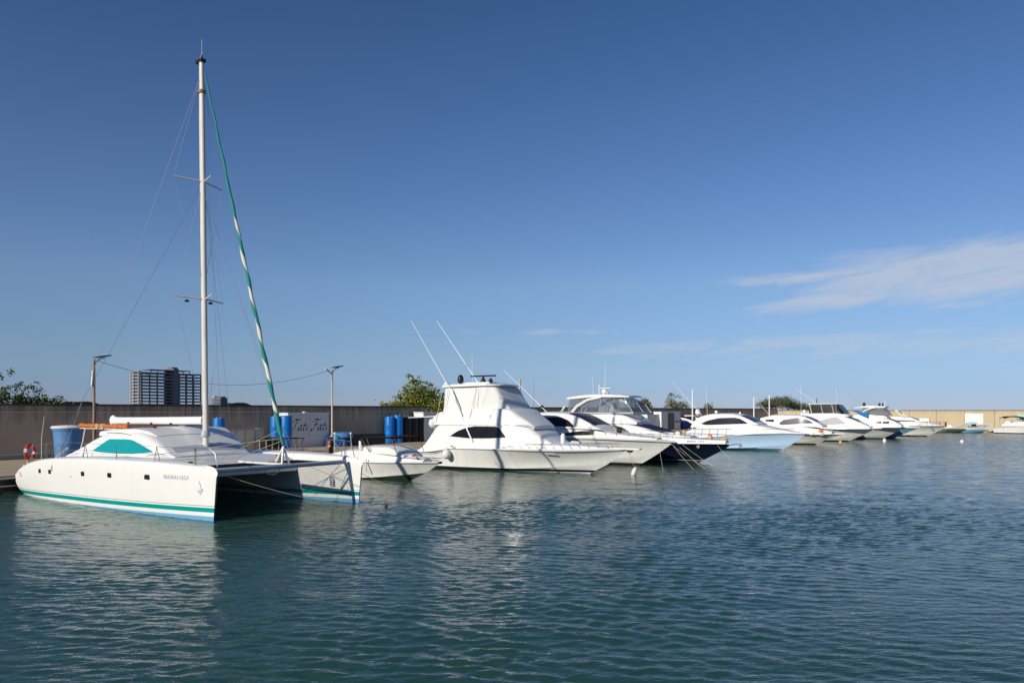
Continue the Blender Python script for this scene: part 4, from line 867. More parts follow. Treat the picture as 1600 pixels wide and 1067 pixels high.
# --- generic far boats, each with its own shape
def far_boat(name,label,t,n0,L,tip,beam,sh,hull,parts,yaw=0,rail=None,pd=2.1,group='boats moored stern to the quay'):
    r=boat_root(name,label,t,n0,yaw,group)
    H=Hull(.3,L,tip,beam,[(.3,sh*.72),(L*.4,sh*.9),(L*.75,sh),(tip,sh*1.02)],chine=(.12,.5),pd=pd,flare=1.0)
    H.build(r,hull); H.strip(r,'rub_rail','greyc',.035,-.03,out=.01)
    parts(r,H)
    if rail: H.rail(r,*rail)
    return r
hw=lambda nm,bt=DARK,top=(.76,.755,.715),z=.14: stripe_mat(nm,[(z,bt)],top,dirt=.3)
def tan_parts(r,H):
    c=Loft([(3.0,1.4,1.1,1.3,2.0,.1),(5,1.4,1.1,1.1,2.35,.15),(7,1.3,1.1,1.0,2.3,.2),(9.2,1.0,1.15,.75,1.75,.2),(10.5,.6,1.2,.4,1.4,.1)],.3); c.build(r,'canvas_cover','tan')
    b=MB(); b.lathe([(.24,0),(.26,.05),(.26,.42),(.22,.5)],(5.6,-.5,2.4),12); b.build('blue_bucket','blue',r,sm=50)
    b=MB(); b.prism([(6.6,1.5),(7.4,1.85),(9.6,1.62),(9.6,1.5)],1.9,'Y'); b.build('windscreen','glass',r)
far_boat('covered_boat','small boat under tan canvas behind the pale blue boat',63,2.5,10.4,11.6,3.0,1.15,hw('covered_hull'),tan_parts)
def g_parts(r,H):
    lo=Loft([(2,1.6,1.0,1.5,1.7,.1),(7,1.62,1.05,1.44,1.95,.12),(9,1.3,1.1,1.06,1.75,.16),(10.6,.65,1.15,.45,1.4,.08)],.07); lo.build(r,'cabin_trunk','gel')
    hs=Loft([(3.4,1.4,1.8,1.2,2.8,.1),(5.0,1.45,1.85,1.2,3.14,.2),(7.4,1.42,1.9,1.12,3.1,.2),(8.4,1.36,1.9,1.05,2.82,.2),(9.3,1.24,1.88,1.0,2.35,.12),(9.8,1.1,1.85,.95,2.0,.04)],.06); hs.build(r,'wheelhouse','gel')
    hs.side(r,'side_window','gglass',[(5.5,2.15),(5.8,2.08),(7.4,2.2),(8.9,2.3)],[(5.5,2.3),(5.9,2.62),(7.2,2.84),(8.1,2.82),(8.9,2.34)],off=.015)
    hs.side(r,'rear_window','glass',[(4.0,2.45),(4.9,2.4)],[(4.0,2.62),(4.9,2.66)],off=.015)
    hs.top(r,'windscreen','gglass',8.1,9.2,1.0,.95,((-1,1),),off=.015)
    pole(r,(7.4,0,3.1),(7.3,0,6.3),.016,.01,'antenna','pole'); pole(r,(4.4,-.8,2.9),(2.8,-1,5.0),.016,.01,'antenna','pole')
    b=MB(); b.box((9.6,-.85,1.45),(.5,.4,.34)); b.build('orange_flag','flagr',r,bev=.08)
    b=MB(); b.box((9.7,-.9,1.16),(.55,.3,.3)); b.build('grey_outboard','grey',r,bev=.08)
    for x in (8.9,10.0): b=MB(); b.box((x,-H.ys(x)+.08,1.02),(.4,.05,.09),rz=rad(16)); b.build('hull_port','black',r)
    pulpit_plank(r,10.8,11.8,1.22,.2)
g=far_boat('express_boat','white hardtop boat with grey tinted side glass and orange flag',70.3,6.3,9.7,11.5,3.6,1.15,hw('g_hull',top=(.72,.70,.62)),g_parts,rail=(7.0,11.3,.5,.12,6,.013,.05))
def k_parts(r,H):
    lo=Loft([(2,1.9,1.3,1.8,2.1,.1),(6.5,1.95,1.4,1.75,2.95,.14),(9.4,1.85,1.45,1.55,3.02,.25),(10.6,1.66,1.5,1.35,2.66,.25),(11.6,1.4,1.5,1.1,2.2,.2),(12.5,1.1,1.52,.8,1.75,.1)],.06); lo.build(r,'deckhouse','gel')
    lo.side(r,'window_cover','greyc',[(6.9,1.98),(8,1.95),(10.0,2.05)],[(6.9,2.15),(7.7,2.6),(8.6,2.84),(9.2,2.84),(10.0,2.2)],off=.02)
    lo.top(r,'windscreen','glassb',9.9,11.3,1.25,1.05,((-1,1),),off=.015)
    fb=Loft([(5.0,1.7,2.9,1.6,3.3,.08),(8.5,1.66,2.92,1.52,3.36,.1),(9.9,1.45,2.92,1.25,3.2,.12),(10.3,1.3,2.9,1.15,3.0,.05)],.04); fb.build(r,'flybridge','gel')
    en=Loft([(6.0,1.6,3.25,1.48,4.3,.06),(9.0,1.55,3.3,1.4,4.36,.08),(9.5,1.48,3.28,1.34,3.75,.08),(9.8,1.4,3.26,1.3,3.36,.03)],.02,cubic=False); en.build(r,'dark_enclosure','glass')
    b=MB()
    for sd in (-1,1):
        for x in (6.05,7.3,8.5): b.tube([(x+.25,sd*(en.y_at(x,3.35)+.02),3.3),(x,sd*(en.y_at(x,4.25)+.02),4.28)],.045 if x<7 else .025,5)
        b.tube([(5.9,sd*1.5,4.36),(9.1,sd*1.42,4.4)],.05,5)
    b.build('enclosure_frame','gel',r,sm=True)
    pole(r,(6.8,-1.2,4.4),(4.2,-1.5,6.4),.022,.01,'outrigger','pole'); pole(r,(8.6,.5,4.4),(8.5,.5,6.2),.014,.01,'antenna','pole'); pole(r,(6.4,.2,4.4),(6.4,.2,5.1),.05,.03,'antenna_base','black')
    dome(r,(5.3,-1.0,3.3),.22,.35,'gel')
    b=MB(); b.prism([(7.0,1.75),(7.3,2.1),(7.7,1.75)],.05,'Y',-2.0); b.build('outrigger_foot','grey',r)
    pulpit_plank(r,12.2,13.6,1.6,.26); anchor(r,12.8,1.5,.8)
far_boat('convertible_boat','white boat with black glazed flybridge box, fourth motor boat from the left wall end',81,6,10.8,13.0,4.2,1.55,hw('k_hull'),k_parts,rail=(8.6,12.8,.5,.12,7,.014,.05))
bpy.data.objects['convertible_boat']['label']='white boat with a black glazed box on its flybridge'
def s_parts(r,H):
    lo=Loft([(2,1.9,1.3,1.8,2.4,.1),(7.6,1.95,1.4,1.75,2.62,.14),(9.2,1.86,1.45,1.55,2.85,.25),(11.0,1.7,1.5,1.3,2.6,.25),(12.0,1.4,1.5,1.1,2.2,.2),(12.6,1.1,1.52,.8,1.75,.1)],.06); lo.build(r,'deckhouse','gel')
    for i in range(4):
        x=8.0+i*.85; lo.side(r,'side_window','gglass',[(x,1.98),(x+.72,1.98)],[(x,2.22),(x+.72,2.3)],off=.015)
    lo.top(r,'windscreen','glass',11.15,12.1,1.2,1.0,((-1,1),),off=.015)
    fb=Loft([(6.0,1.7,2.5,1.6,2.95,.08),(8.5,1.7,2.6,1.55,3.1,.1),(10.6,1.5,2.62,1.3,3.02,.12),(11.0,1.3,2.6,1.15,2.8,.05)],.04); fb.build(r,'flybridge','gel')
    en=Loft([(8.2,1.5,2.95,1.4,3.9,.06),(10.5,1.48,3.0,1.34,3.98,.08),(11.2,1.38,2.98,1.3,3.06,.03)],.02,cubic=False); en.build(r,'vinyl_enclosure','vinyl')
    ht=Loft([(7.2,1.3,3.9,1.26,3.98,.03),(8.8,1.5,3.98,1.46,4.2,.06),(10.8,1.35,3.98,1.3,4.1,.04)],.06); ht.build(r,'hardtop','gel')
    b=MB(); b.tube([(7.9,-1.55,3.0),(8.5,-1.5,3.6),(9.4,-1.45,3.98)],.1,6); b.tube([(7.9,1.55,3.0),(8.5,1.5,3.6),(9.4,1.45,3.98)],.1,6); b.build('hardtop_arch','gel',r,sm=True)
    b=MB(); b.prism([(7.0,3.7),(8.6,3.32),(9.0,3.2),(9.0,2.62),(8.4,2.9),(7.2,3.5)],.9,'Y',-1.4); b.build('blue_cover','bluec',r,bev=.04)
    dome(r,(8.2,-.5,4.15),.2,.42,'black','satellite_dome'); dome(r,(9.9,.0,4.2),.16,.3,'black','satellite_dome'); dome(r,(10.2,.5,4.2),.12,.3,'black','satellite_dome'); pole(r,(10.6,-.3,4.1),(10.6,-.3,5.0),.03,.02,'antenna','pole')
    pole(r,(8.4,-1.2,4.1),(6.4,-1.3,5.8),.016,.008,'outrigger','wire'); pole(r,(9.0,1.2,4.1),(7.0,1.3,5.8),.016,.008,'outrigger','wire')
    pulpit_plank(r,12.0,13.4,1.62,.26); anchor(r,12.6,1.5,.8)
s_=far_boat('flybridge_boat','white flybridge boat with silver grey hull and bright blue cover on its side',92,7.3,11.0,12.9,4.3,1.6,hw('s_hull',top=(.52,.52,.53)),s_parts,rail=(9.0,12.7,.5,.12,6,.014,.05))
def b2_parts(r,H):
    lo=Loft([(2,1.6,1.0,1.5,1.9,.1),(7,1.6,1.1,1.4,2.3,.14),(9,1.2,1.2,1.0,1.9,.2),(11,.6,1.3,.4,1.5,.08)],.06); lo.build(r,'cabin_trunk','gel')
    lo.top(r,'windscreen','glassb',7.4,8.8,1.1,.95,((-1,1),),off=.015); H.strip(r,'gunwale','gel',.07,.04,out=-.03)
far_boat('blue_bow_boat','sky blue hulled boat whose bow shows behind the silver grey hull',97.5,8.3,10.6,12.6,3.8,1.35,stripe_mat('blue2_hull',[(.1,DARK),(.2,(.6,.6,.58))],(.18,.40,.60),dirt=.15),b2_parts)
def w_parts(r,H):
    lo=Loft([(1.5,1.6,1.3,1.5,1.9,.1),(6.5,1.66,1.4,1.5,2.1,.14),(9,1.3,1.5,1.0,2.0,.2),(11.2,.5,1.5,.36,1.62,.08)],.07); lo.build(r,'cabin_trunk','gel')
    hs=Loft([(3.5,1.4,1.95,1.2,2.5,.1),(5.5,1.4,2.0,1.15,2.76,.18),(7.6,1.36,2.0,1.05,2.66,.2),(9.0,1.2,2.0,1.0,2.1,.06)],.05); hs.build(r,'wheelhouse','gel')
    hs.side(r,'side_window','glassb',[(4.6,2.08),(8.3,2.12)],[(4.6,2.3),(8.3,2.22)],off=.015); hs.top(r,'windscreen','glassb',7.7,8.9,1.0,.92,((-1,1),),off=.015)
    for sd in (-1,1): pole(r,(7.0,sd*1.3,2.6),(5.8,sd*1.25,3.6),.07,.06,'radar_arch','gel')
    b=MB(); b.box((6.0,0,3.6),(.45,2.6,.12)); b.build('radar_arch','gel',r,bev=.03)
    b=MB(); b.box((10.4,-H.ys(10.4)+.12,1.12),(.3,.05,.1),rz=rad(25)); b.build('hull_port','black',r)
    b=MB(); b.box((9.4,-.5,2.3),(1.2,.9,.5)); b.build('white_locker','gel',r,bev=.06)
w_=far_boat('white_cruiser','plain white rounded cruiser, last boat of the quay row',106,11,10.4,12.1,3.9,1.5,hw('w_hull'),w_parts,rail=(8.6,11.9,.5,.12,5,.014,.05),pd=2.8)
# people working on the last cruiser are only a few pixels: clothes hung on the rail instead
for px_,mm,lab,zz in ((9.9,'white','white cloth hung on the bow rail of the last cruiser',.5),(11.2,'flagr','red cloth hung on the bow rail of the last cruiser',.55),(11.9,'ink','dark cloth hung at the bow of the last cruiser',.5)):
    b=MB(); rows=[[(.0+.04*math.sin(j*1.3+i),-.0+.22*j/5-.1,-.1-zz*i/4) for j in range(6)] for i in range(5)]
    b.grid(rows); b.grid([[(x+.02,y,z) for x,y,z in r_] for r_ in rows],flip=True); o=b.build('hung_cloth',mm,sm=60); o.location=to_world(w_,(px_,-.75 if px_<11 else -.25,2.12)); o.rotation_euler=(0,0,HEAD+rad(70)); tag(o,lab,'cloth')
# --- craft lying along the breakwater
def skiff(name,label,t,n0,L,beam,sh,hull,yaw,parts=None):
    r=boat_root(name,label,t,n0,yaw,'small craft by the breakwater wall')
    H=Hull(0,L*.9,L,beam,[(0,sh*.75),(L*.5,sh*.8),(L,sh*1.7)],chine=(.05,.4),draft=.3,pd=2.2,flare=.4)
    h=H.build(r,hull,deckm='gel2',camber=-.3); H.strip(r,'gunwale','gel2',.05,.03,out=0)
    for x in (L*.3,L*.55): b=MB(); b.box((x,0,sh*.68),(.3,beam*.86,.05)); b.build('thwart','gel2',r)
    if parts: parts(r,H)
    return r
def open_p(r,H):
    b=MB(); b.box((.05,0,.85),(.3,.36,.7)); b.build('outboard_motor','gel2',r,bev=.08)
    b=MB(); b.box((2.6,0,.95),(.6,.6,.55)); b.build('console','gel2',r,bev=.06)
skiff('panga','long open skiff with dark lower hull by the breakwater wall',130.5,17.9,5.4,1.8,1.0,stripe_mat('panga_hull',[(.62,(.06,.07,.055))],(.62,.61,.52),dirt=.3),4,open_p)
def fish_p(r,H):
    b=MB(); b.prism([(1.5,1.0),(1.6,1.7),(2.9,1.78),(3.3,1.0)],1.3,'Y'); b.build('blue_cabin',mat('pale_blue_paint',(.36,.52,.62),.6,.3),r,bev=.12)
    b=MB(); b.box((2.5,-.67,1.25),(.7,.03,.3)); b.build('cabin_window','glass',r)
    b=MB(); b.tube([(.4,-.8,.95),(2.2,-.82,.9),(4.2,-.55,1.2)],.05,5); b.build('red_gunwale','brown',r,sm=True)
skiff('fishing_boat','small white fishing boat with pale blue cabin in front of the white board',131.5,21.3,5.0,1.8,.9,stripe_mat('fish_hull',[(.5,(.09,.25,.38))],(.68,.67,.63),dirt=.3),6,fish_p)
def rc_parts(r,H):
    lo=Loft([(1.5,1.4,1.15,1.3,1.5,.1),(4,1.45,1.2,1.3,1.9,.12),(6,1.2,1.3,.95,1.75,.16),(8.4,.5,1.35,.36,1.5,.06)],.06); lo.build(r,'cabin_trunk','gel')
    b=MB(); b.tube([(1.1,-1.2,2.45),(1.8,-1.22,2.68),(3.2,-1.2,2.72),(4.2,-1.15,2.58)],.05,6); rows=[[(x,y,z-.12*(y/1.2)**2) for y in (-1.25,-.8,0,.8,1.25)] for x,z in ((1.1,2.5),(1.7,2.72),(3.0,2.78),(3.9,2.66),(4.5,2.35))]; b.grid(rows); b.grid([[(x,y,z-.05) for x,y,z in q] for q in rows],flip=True); b.build('bimini','dgreen',r,sm=50)
    for x in (1.15,3.9): 
        for y in (-1.2,1.2): pole(r,(x,y,1.3),(x,y,2.5),.02,.02,'bimini_post','chrome')
    b=MB(); b.prism([(3.9,1.85),(4.3,2.3),(5.2,1.8)],2.1,'Y'); b.build('windscreen','vinyl',r)
    b=MB(); b.prism([(1.7,1.5),(1.8,1.95),(2.4,1.95),(2.5,1.5)],1.6,'Y'); b.build('seat','gel',r,bev=.06)
def inv(X,Y): dx,dy=X-E0[0],Y-E0[1]; return dx*U[0]+dy*U[1],dx*N[0]+dy*N[1]
_t,_n=inv(77.4,121.0)
far_boat('bimini_cruiser','white day cruiser with dark green bimini at the right edge',_t,_n,7.6,9.0,3.0,1.25,hw('rc_hull'),rc_parts,yaw=-14,rail=(5.4,8.8,.4,.12,5,.013,.05),group='small craft by the breakwater wall')
o=thing('mint_canopy','pale mint canopy standing behind the day cruiser at the right edge','canopy',(83.2,122.6,0),math.atan2(BD[1],BD[0]))
b=MB(); b.prism([(-.9,2.35),(-.7,2.9),(0,3.05),(.7,2.9),(.9,2.35)],4.6,'X',1.6); b.build('canopy_sheet','mint',o,bev=.05)
for x in (-.4,3.6):
    for y in (-.8,.8): pole(o,(x,y,-.6),(x,y,2.4),.05,.05,'post','white')
# floats on the water
for (px_,py_,lab,r_) in ((1503,691,'round white buoy floating alone in open water',.22),(1382,690,'white float in the water below the silver grey hull',.2)):
    s=CAM_H*F_PX/(py_-YH); b=MB(); b.lathe([(.001,-r_*.9)]+[(r_*math.cos(rad(A)),r_*math.sin(rad(A))*(1.0 if px_>1400 else 1.6)) for A in range(-70,71,20)]+[(.04,r_*(1.02 if px_>1400 else 1.62)),(.001,r_*(1.12 if px_>1400 else 1.75))],(0,0,r_*.35),14)
    o=b.build('buoy','white',sm=60); o.location=((px_-800)/F_PX*s,s,0); tag(o,lab,'buoy','floats on the water')
b=MB(); b.lathe([(.001,-.07),(.06,-.03),(.075,.02),(.045,.06),(.001,.075)],(0,0,.03),9); b.tube([(0,0,.1),(-.03,.02,.22)],.02,5); o=b.build('float_debris','brown',sm=60); s=CAM_H*F_PX/(791-YH); o.location=((603-800)/F_PX*s,s,0); tag(o,'small brown float drifting off the catamaran bow','float')
for root,p,q,lab in ((g,(10.6,-.4,1.0),(12.6,-1.6,-.05),'pale mooring line off the hardtop boat with grey tinted glass'),(s_,(12.3,-.5,1.5),(13.6,-2.6,-.05),'left mooring line off the silver grey hull'),(s_,(12.5,.3,1.5),(16.0,-2.2,-.05),'right mooring line off the silver grey hull')): mooring(root,p,q,lab)
hang_fender(g,(11.2,.5,.28),.16,.5,ball=True,line=.8,m='yellow')
# ---------------------------------------------------------------- things on the quay
def quay_spot(px,n): t=t_at(px,n); return W(t,n,QZ)
def drum(px,n,r,h,m,label,cat,name='plastic_drum',group=None,lidm=None):
    p=quay_spot(px,n); o=thing(name,label,cat,p,HEAD,group); b=MB()
    b.lathe([(r*.9,0),(r*.97,.03),(r,.08),(r*.985,h*.32),(r*1.01,h*.34),(r*.985,h*.36),(r*.985,h*.64),(r*1.01,h*.66),(r*.985,h*.68),(r,h-.1),(r*.95,h-.03),(r*.86,h-.02)],(0,0,0),22); b.build('body',m,o,sm=40)
    b=MB(); b.lathe([(r*.86,h-.06),(r*.88,h-.01),(r*.8,h),(.3*r,h+.01),(.001,h+.012)],(0,0,0),22); b.build('lid',lidm or m,o,sm=40)
    for x,y in ((.5*r,0),(-.5*r,0)): b=MB(); b.lathe([(.05,h),(.05,h+.035),(.001,h+.036)],(x,y,0),8); b.build('bung','white',o)
    return o
def hz(px,n,py): return z_at_px(py,quay_spot(px,n))-QZ
DN=-12.3
# large pale blue tub with a lid
p=quay_spot(106,-9.6); o=thing('blue_tub','big pale blue plastic tub with white lid behind the catamaran stern','tub',p,HEAD); h=z_at_px(668,p)-QZ
b=MB(); b.lathe([(.62,0),(.66,.05),(.70,h*.5),(.71,h*.52),(.70,h*.54),(.76,h*.9),(.80,h*.92),(.81,h)],(0,0,0),28); b.build('body','tub',o,sm=40)
b=MB(); b.lathe([(.70,h+.005),(.86,h-.03),(.88,h+.03),(.80,h+.10),(.3,h+.14),(.001,h+.15)],(0,0,0),28); b.build('lid','white',o,sm=40)
b=MB(); rows=[[(.735*math.cos(A),.735*math.sin(A),z) for A in [rad(205+i*5) for i in range(7)]] for z in (h*.6,h*.8)]; b.grid(rows); b.build('paper_label','white',o,fix=False)
drum(342,DN,.42,hz(342,DN,653),'blue','single blue plastic drum by the wall, seen beside the mast','drum',group='blue plastic drums')
drum(431,DN-.2,.42,hz(431,DN,650),'blue','left blue drum of the pair beside the lettered cabinet','drum',group='blue plastic drums')
drum(447,DN+.2,.45,hz(447,DN,650)+.05,'blue','right blue drum of the pair, touching the lettered cabinet','drum',group='blue plastic drums')
drum(609,DN-.2,.46,hz(609,DN,651),'blue','left blue drum of the pair beside the black tanks','drum',group='blue plastic drums')
drum(622,DN,.46,hz(622,DN,649),'blue','right blue drum of the pair, touching the black tanks','drum',group='blue plastic drums')
for i,px_ in enumerate((635,645.5,656)):
    drum(px_,DN,.46,hz(px_,DN,651),'black',('left','middle','right')[i]+' black tank of the three standing by the wall','tank','black_tank',group='black tanks in a row')
# nib-pen lettering for the cabinet doors
def nib(parent,strokes,ox,oz,s,y,m='ink',nibw=.075,name='lettering'):
    b=MB(); dx,dz=nibw*math.cos(rad(38)),nibw*math.sin(rad(38))
    for st in strokes:
        pts=[]
        for i in range(len(st)-1):
            p0=st[max(0,i-1)];p1=st[i];p2=st[i+1];p3=st[min(len(st)-1,i+2)]
            for k in range(5):
                f=k/5; pts.append(tuple(.5*((2*p1[c])+(-p0[c]+p2[c])*f+(2*p0[c]-5*p1[c]+4*p2[c]-p3[c])*f*f+(-p0[c]+3*p1[c]-3*p2[c]+p3[c])*f**3) for c in (0,1)))
        pts.append(st[-1]); b.grid([[(y,ox+(x-dx)*s,oz+(z-dz)*s),(y,ox+(x+dx)*s,oz+(z+dz)*s)] for x,z in pts])
    return b.build(name,m,parent,fix=False)
T_=[[(.05,.12),(.12,.02),(.25,.05),(.36,.35),(.46,.8),(.5,.98)],[(.08,.72),(.14,.9),(.3,.98),(.55,.93),(.85,.98)],[(.0,.05),(.1,-.04),(.22,.02)]]
F_=T_+[[(.25,.48),(.42,.52),(.62,.5)]]
A_=[[(.34,.42),(.2,.45),(.06,.28),(.08,.06),(.2,.04),(.34,.3),(.38,.46)],[(.38,.46),(.34,.15),(.4,.02),(.5,.1)]]
t_=[[(.2,.72),(.12,.3),(.12,.04),(.22,.02),(.34,.14)],[(.02,.46),(.34,.48)]]
i_=[[(.1,.42),(.06,.1),(.12,.02),(.24,.12)],[(.15,.62),(.17,.64)]]
def word(parent,first,ox,oz,s,y):
    x=0; 
    for L_,w in ((first,.72),(A_,.52),(t_,.38),(i_,.3)):
        nib(parent,[[(q0+q1*.3,q1) for q0,q1 in st] for st in L_],ox+x*s,oz,s,y); x+=w
# lettered double cabinet: x = towards the water, y = along the quay
tl,tr=t_at(450,DN+.5),t_at(514.5,DN+.5); cw=tr-tl; pc=W((tl+tr)/2,DN-.1,QZ); h=z_at_px(646,W(tl,DN+.5,0))-QZ
o=thing('lettered_cabinet','double white cabinet with black script lettering on its doors','cabinet',pc,HEAD)
b=MB(); b.box((0,0,h/2),(1.1,cw,h)); b.build('body','white',o,bev=.02)
b=MB(); b.box((.02,0,h+.03),(1.2,cw+.08,.06)); b.build('roof','white',o,bev=.015)
for sd in (-1,1):
    d=MB(); d.box((.565,sd*cw/4,h*.5+.02),(.05,cw/2-.1,h-.2)); dd=d.build('door','cab',o,bev=.012)
    word(dd,T_ if sd<0 else F_,-cw*.445 if sd<0 else cw*.035,h*.50,cw*.222,.594)
    b=MB(); b.box((.60,sd*(.1),h*.28),(.03,.05,.3)); b.build('handle','white',dd)
b=MB(); b.box((.3,-.2,h+.10),(.3,.3,.08)); b.build('roof_light','cream',o,bev=.02)
def cabinet(px0,px1,n,pyt,label,front='cab',name='cabinet',doors=2,dark=None,depth=1.2,group='white cabinets along the wall'):
    a0,a1=t_at(px0,n),t_at(px1,n); w=a1-a0; h=z_at_px(pyt,W(a0,n,0))-QZ; o=thing(name,label,'cabinet',W((a0+a1)/2,n-depth/2,QZ),HEAD,group)
    b=MB(); b.box((0,0,h/2),(depth,w,h)); b.build('body','white',o,bev=.02)
    b=MB(); b.box((.02,0,h+.04),(depth+.14,w+.12,.08)); b.build('roof','white',o,bev=.015)
    for i in range(doors):
        d=MB(); d.box((depth/2+.02,-w/2+w*(i+.5)/doors,h*.5),(.04,w/doors-.08,h-.14)); d.build('door','black' if dark==i else front,o,bev=.01)
    return o,h
cabinet(661,690,DN+.4,645,'plain white cabinet beside the black tanks',doors=2)
cabinet(1011,1033,-12.0,648,'low white cabinet behind the navy yacht bow',doors=2)
cabinet(1033,1063,-11.6,644,'tall white cabinet with one dark open door',doors=3,dark=1)
cabinet(1066,1082,-11.8,651,'cabinet wrapped in blue tarp beside the tall white one',front='tarp',doors=1)
cabinet(1255,1266,-12,644,'dark blue container by the wall below the spreading tree',front='tarp',doors=1)
for nm in ('cabinet.003','cabinet.004'):
    o=bpy.data.objects.get(nm)
    for c in o.children: c.data.materials[0]=M['tarp']
# metal crate, table, dark box
a0,a1=t_at(353,-9.5),t_at(413,-9.5); h=z_at_px(671,W(a0,-9.5,0))-QZ; o=thing('panelled_crate','cream panelled metal cage on the quay behind the trampoline','crate',W((a0+a1)/2,-10.1,QZ),HEAD)
w=a1-a0
for i in range(4): b=MB(); b.box((.55,-w/2+w*(i+.5)/4,h*.5),(.03,w/4-.09,h-.16)); b.build('panel','cream',o)
b=MB()
for y in [-w/2+w*i/4 for i in range(5)]:
    b.box((.56,y,h/2),(.07,.07,h))
for z in (.04,h-.02): b.box((.557,0,z),(.06,w,.06)); b.box((-.5,0,z),(.06,w,.06)); b.box((.03,-w/2+.002,z),(1.0,.06,.058)); b.box((.03,w/2-.002,z),(1.0,.06,.058))
for y in (-w/2,w/2): b.box((-.5,y,h/2),(.065,.065,h))
b.build('frame','galv',o)
p=quay_spot(424,-8.4); b=MB(); b.box((0,0,.5),(.9,1.3,1.0)); o=b.build('black_crate','black',bev=.04); o.location=p; o.rotation_euler=(0,0,HEAD); tag(o,'black box standing beside the cream panelled cage','box')
a0,a1=t_at(412,-6.0),t_at(475,-6.0); o=thing('work_table','long steel trestle table with a dark top on the quay','table',W((a0+a1)/2,-6.3,QZ),HEAD); w=a1-a0
b=MB(); b.box((0,0,1.0),(.8,w,.05)); b.build('table_top','blackc',o,bev=.01)
b=MB(); b.box((.4,0,.94),(.04,w*.98,.05)); b.box((-.4,0,.94),(.04,w*.98,.05)); b.box((.38,0,.35),(.035,w*.9,.035)); b.build('frame','galv',o)
for y in (-w*.45,-w*.15,w*.15,w*.45):
    for x in (-.36,.36): b=MB(); b.box((x,y,.465),(.045,.045,.93)); b.build('leg','galv',o)
for y in (w*.2,): b=MB(); b.tube([(.36,y,.05),(.36,y+.9,.9)],.02,5); b.build('brace','rust',o)
# blue covered pile, low dark hull cradle and red-white lamp base
p=quay_spot(533,-11.2); o=thing('tarp_pile','pile under faded blue tarps right of the lamp post','tarp',p,HEAD)
for (x,y,z,a_,c_,h_,m_) in ((0,-.3,0,1.0,1.1,.75,'tarp'),(0,.1,.7,.85,1.0,.45,'tub'),(.1,-.8,.55,.5,.4,.4,'tub')):
    b=MB(); rows=[]
    for i in range(7):
        f=i/6; r_=[1,1.02,.98,.9,.74,.45,.02][i]
        rows.append([(x+a_*r_*math.cos(A)*(1+.06*math.sin(5*A+i)),y+c_*r_*math.sin(A)*(1+.05*math.cos(4*A)),z+h_*[0,.2,.45,.7,.88,.97,1][i]) for A in [2*PI*k/18 for k in range(18)]])
    b.grid(rows,closed=True); b.build('tarp_heap',m_,o,sm=60)
p=quay_spot(560,-11.6); b=MB(); b.box((0,0,.45),(1.2,5.2,.9)); o=b.build('dark_pontoon','black',bev=.06); o.location=p; o.rotation_euler=(0,0,HEAD); tag(o,'long low dark container behind the runabout','container')
# lifebuoy on its stand
p=quay_spot(47,-7.0); o=thing('lifebuoy','red and white lifebuoy on a stand at the left end of the quay','lifebuoy',p,HEAD+rad(38)); zc=z_at_px(706,p)-QZ
def torus(R,r,k0,k1,K=28,k=8):
    rows=[]
    for i in range(k0,k1+1):
        A=2*PI*i/K; rows.append([(.0+r*math.sin(B),(R+r*math.cos(B))*math.cos(A),zc+(R+r*math.cos(B))*math.sin(A)) for B in [2*PI*j/k for j in range(k)]])
    return rows
for q_ in range(4):
    b=MB(); b.grid(torus(.36,.10,q_*7,q_*7+5),closed=True); b.build('ring_segment','red',o,sm=60)
    b=MB(); b.grid(torus(.36,.103,q_*7+5,q_*7+7),closed=True); b.build('ring_band','white',o,sm=60)
b=MB(); b.tube([(-.02,.49*math.cos(A),zc+.49*math.sin(A)+.02*math.sin(4*A)) for A in [2*PI*k/20 for k in range(21)]],.012,4); b.build('grab_line','rope',o,fix=False)
b=MB(); b.box((-.12,0,zc*.5+.1),(.06,.06,zc+.2)); b.box((-.1,0,.03),(.3,.5,.06)); b.build('stand','galv',o)
p=quay_spot(65,-7.5)
o=thing('thin_pole','thin leaning pole between the lifebuoy and the blue tub','pole',p,HEAD); zt=z_at_px(650,p)-QZ
b=MB(); b.tube([(0,0,0),(.02,0,zt*.55),(.05,.12,zt)],[.03,.025,.015],6); b.build('stem','galv',o,sm=True); b=MB(); b.tube([(0,.3,0),(0,.28,1.1)],.025,6); b.tube([(0,0,.45),(0,.3,.5)],.02,5); b.build('side_bracket','galv',o,sm=True)
# lamp posts with solar heads
def lamp(px,n,pyt,label,m,head=True,arm=True,r=.075,name='lamp_post',flip=1):
    p=quay_spot(px,n); h=z_at_px(pyt,p)-QZ; o=thing(name,label,'lamp post' if head else 'post',p,HEAD,'lamp posts and poles along the quay')
    b=MB(); b.lathe([(.18,0),(.18,.03),(r+.02,.05),(r,.2),(r*.8,h),(.001,h+.005)],(0,0,0),10); b.build('post',m,o,sm=40)
    if head:
        b=MB(); b.tube([(0,0,h-.25),(.05,.25,h+.05),(.1,.5,h+.12)],.03,6); b.build('arm',m,o,sm=True)
        b=MB(); b.prism([(-.1,h+.10),(.2,h+.2),(.8,h+.30),(.8,h+.24),(.2,h+.1)],.34,'X',.1); b.build('lamp_head','solar',o,bev=.02)
    if arm:
        b=MB(); b.tube([(0,-.06,h-.6),(0,-.12,h-1.4)],.05,6) if arm==2 else b.prism([(-.62,h-.02),(-.55,h+.06),(0,h-.3),(-.02,h-.4)],.1,'X',0); b.build('side_tube','white',o)
    return o,p+Vector((0,0,h))
l1,q1=lamp(147,-4,562,'rusty lamp post with a solar head rising behind the catamaran stern','rust',arm=2)
l2,q2=lamp(519,-4,577,'lamp post with a solar head beside the lettered cabinet','galv')
l3,q3=lamp(812,-4,592,'bare timber coloured post behind the sportfishing boat','galv',head=False,arm=0,r=.12,name='bare_post')
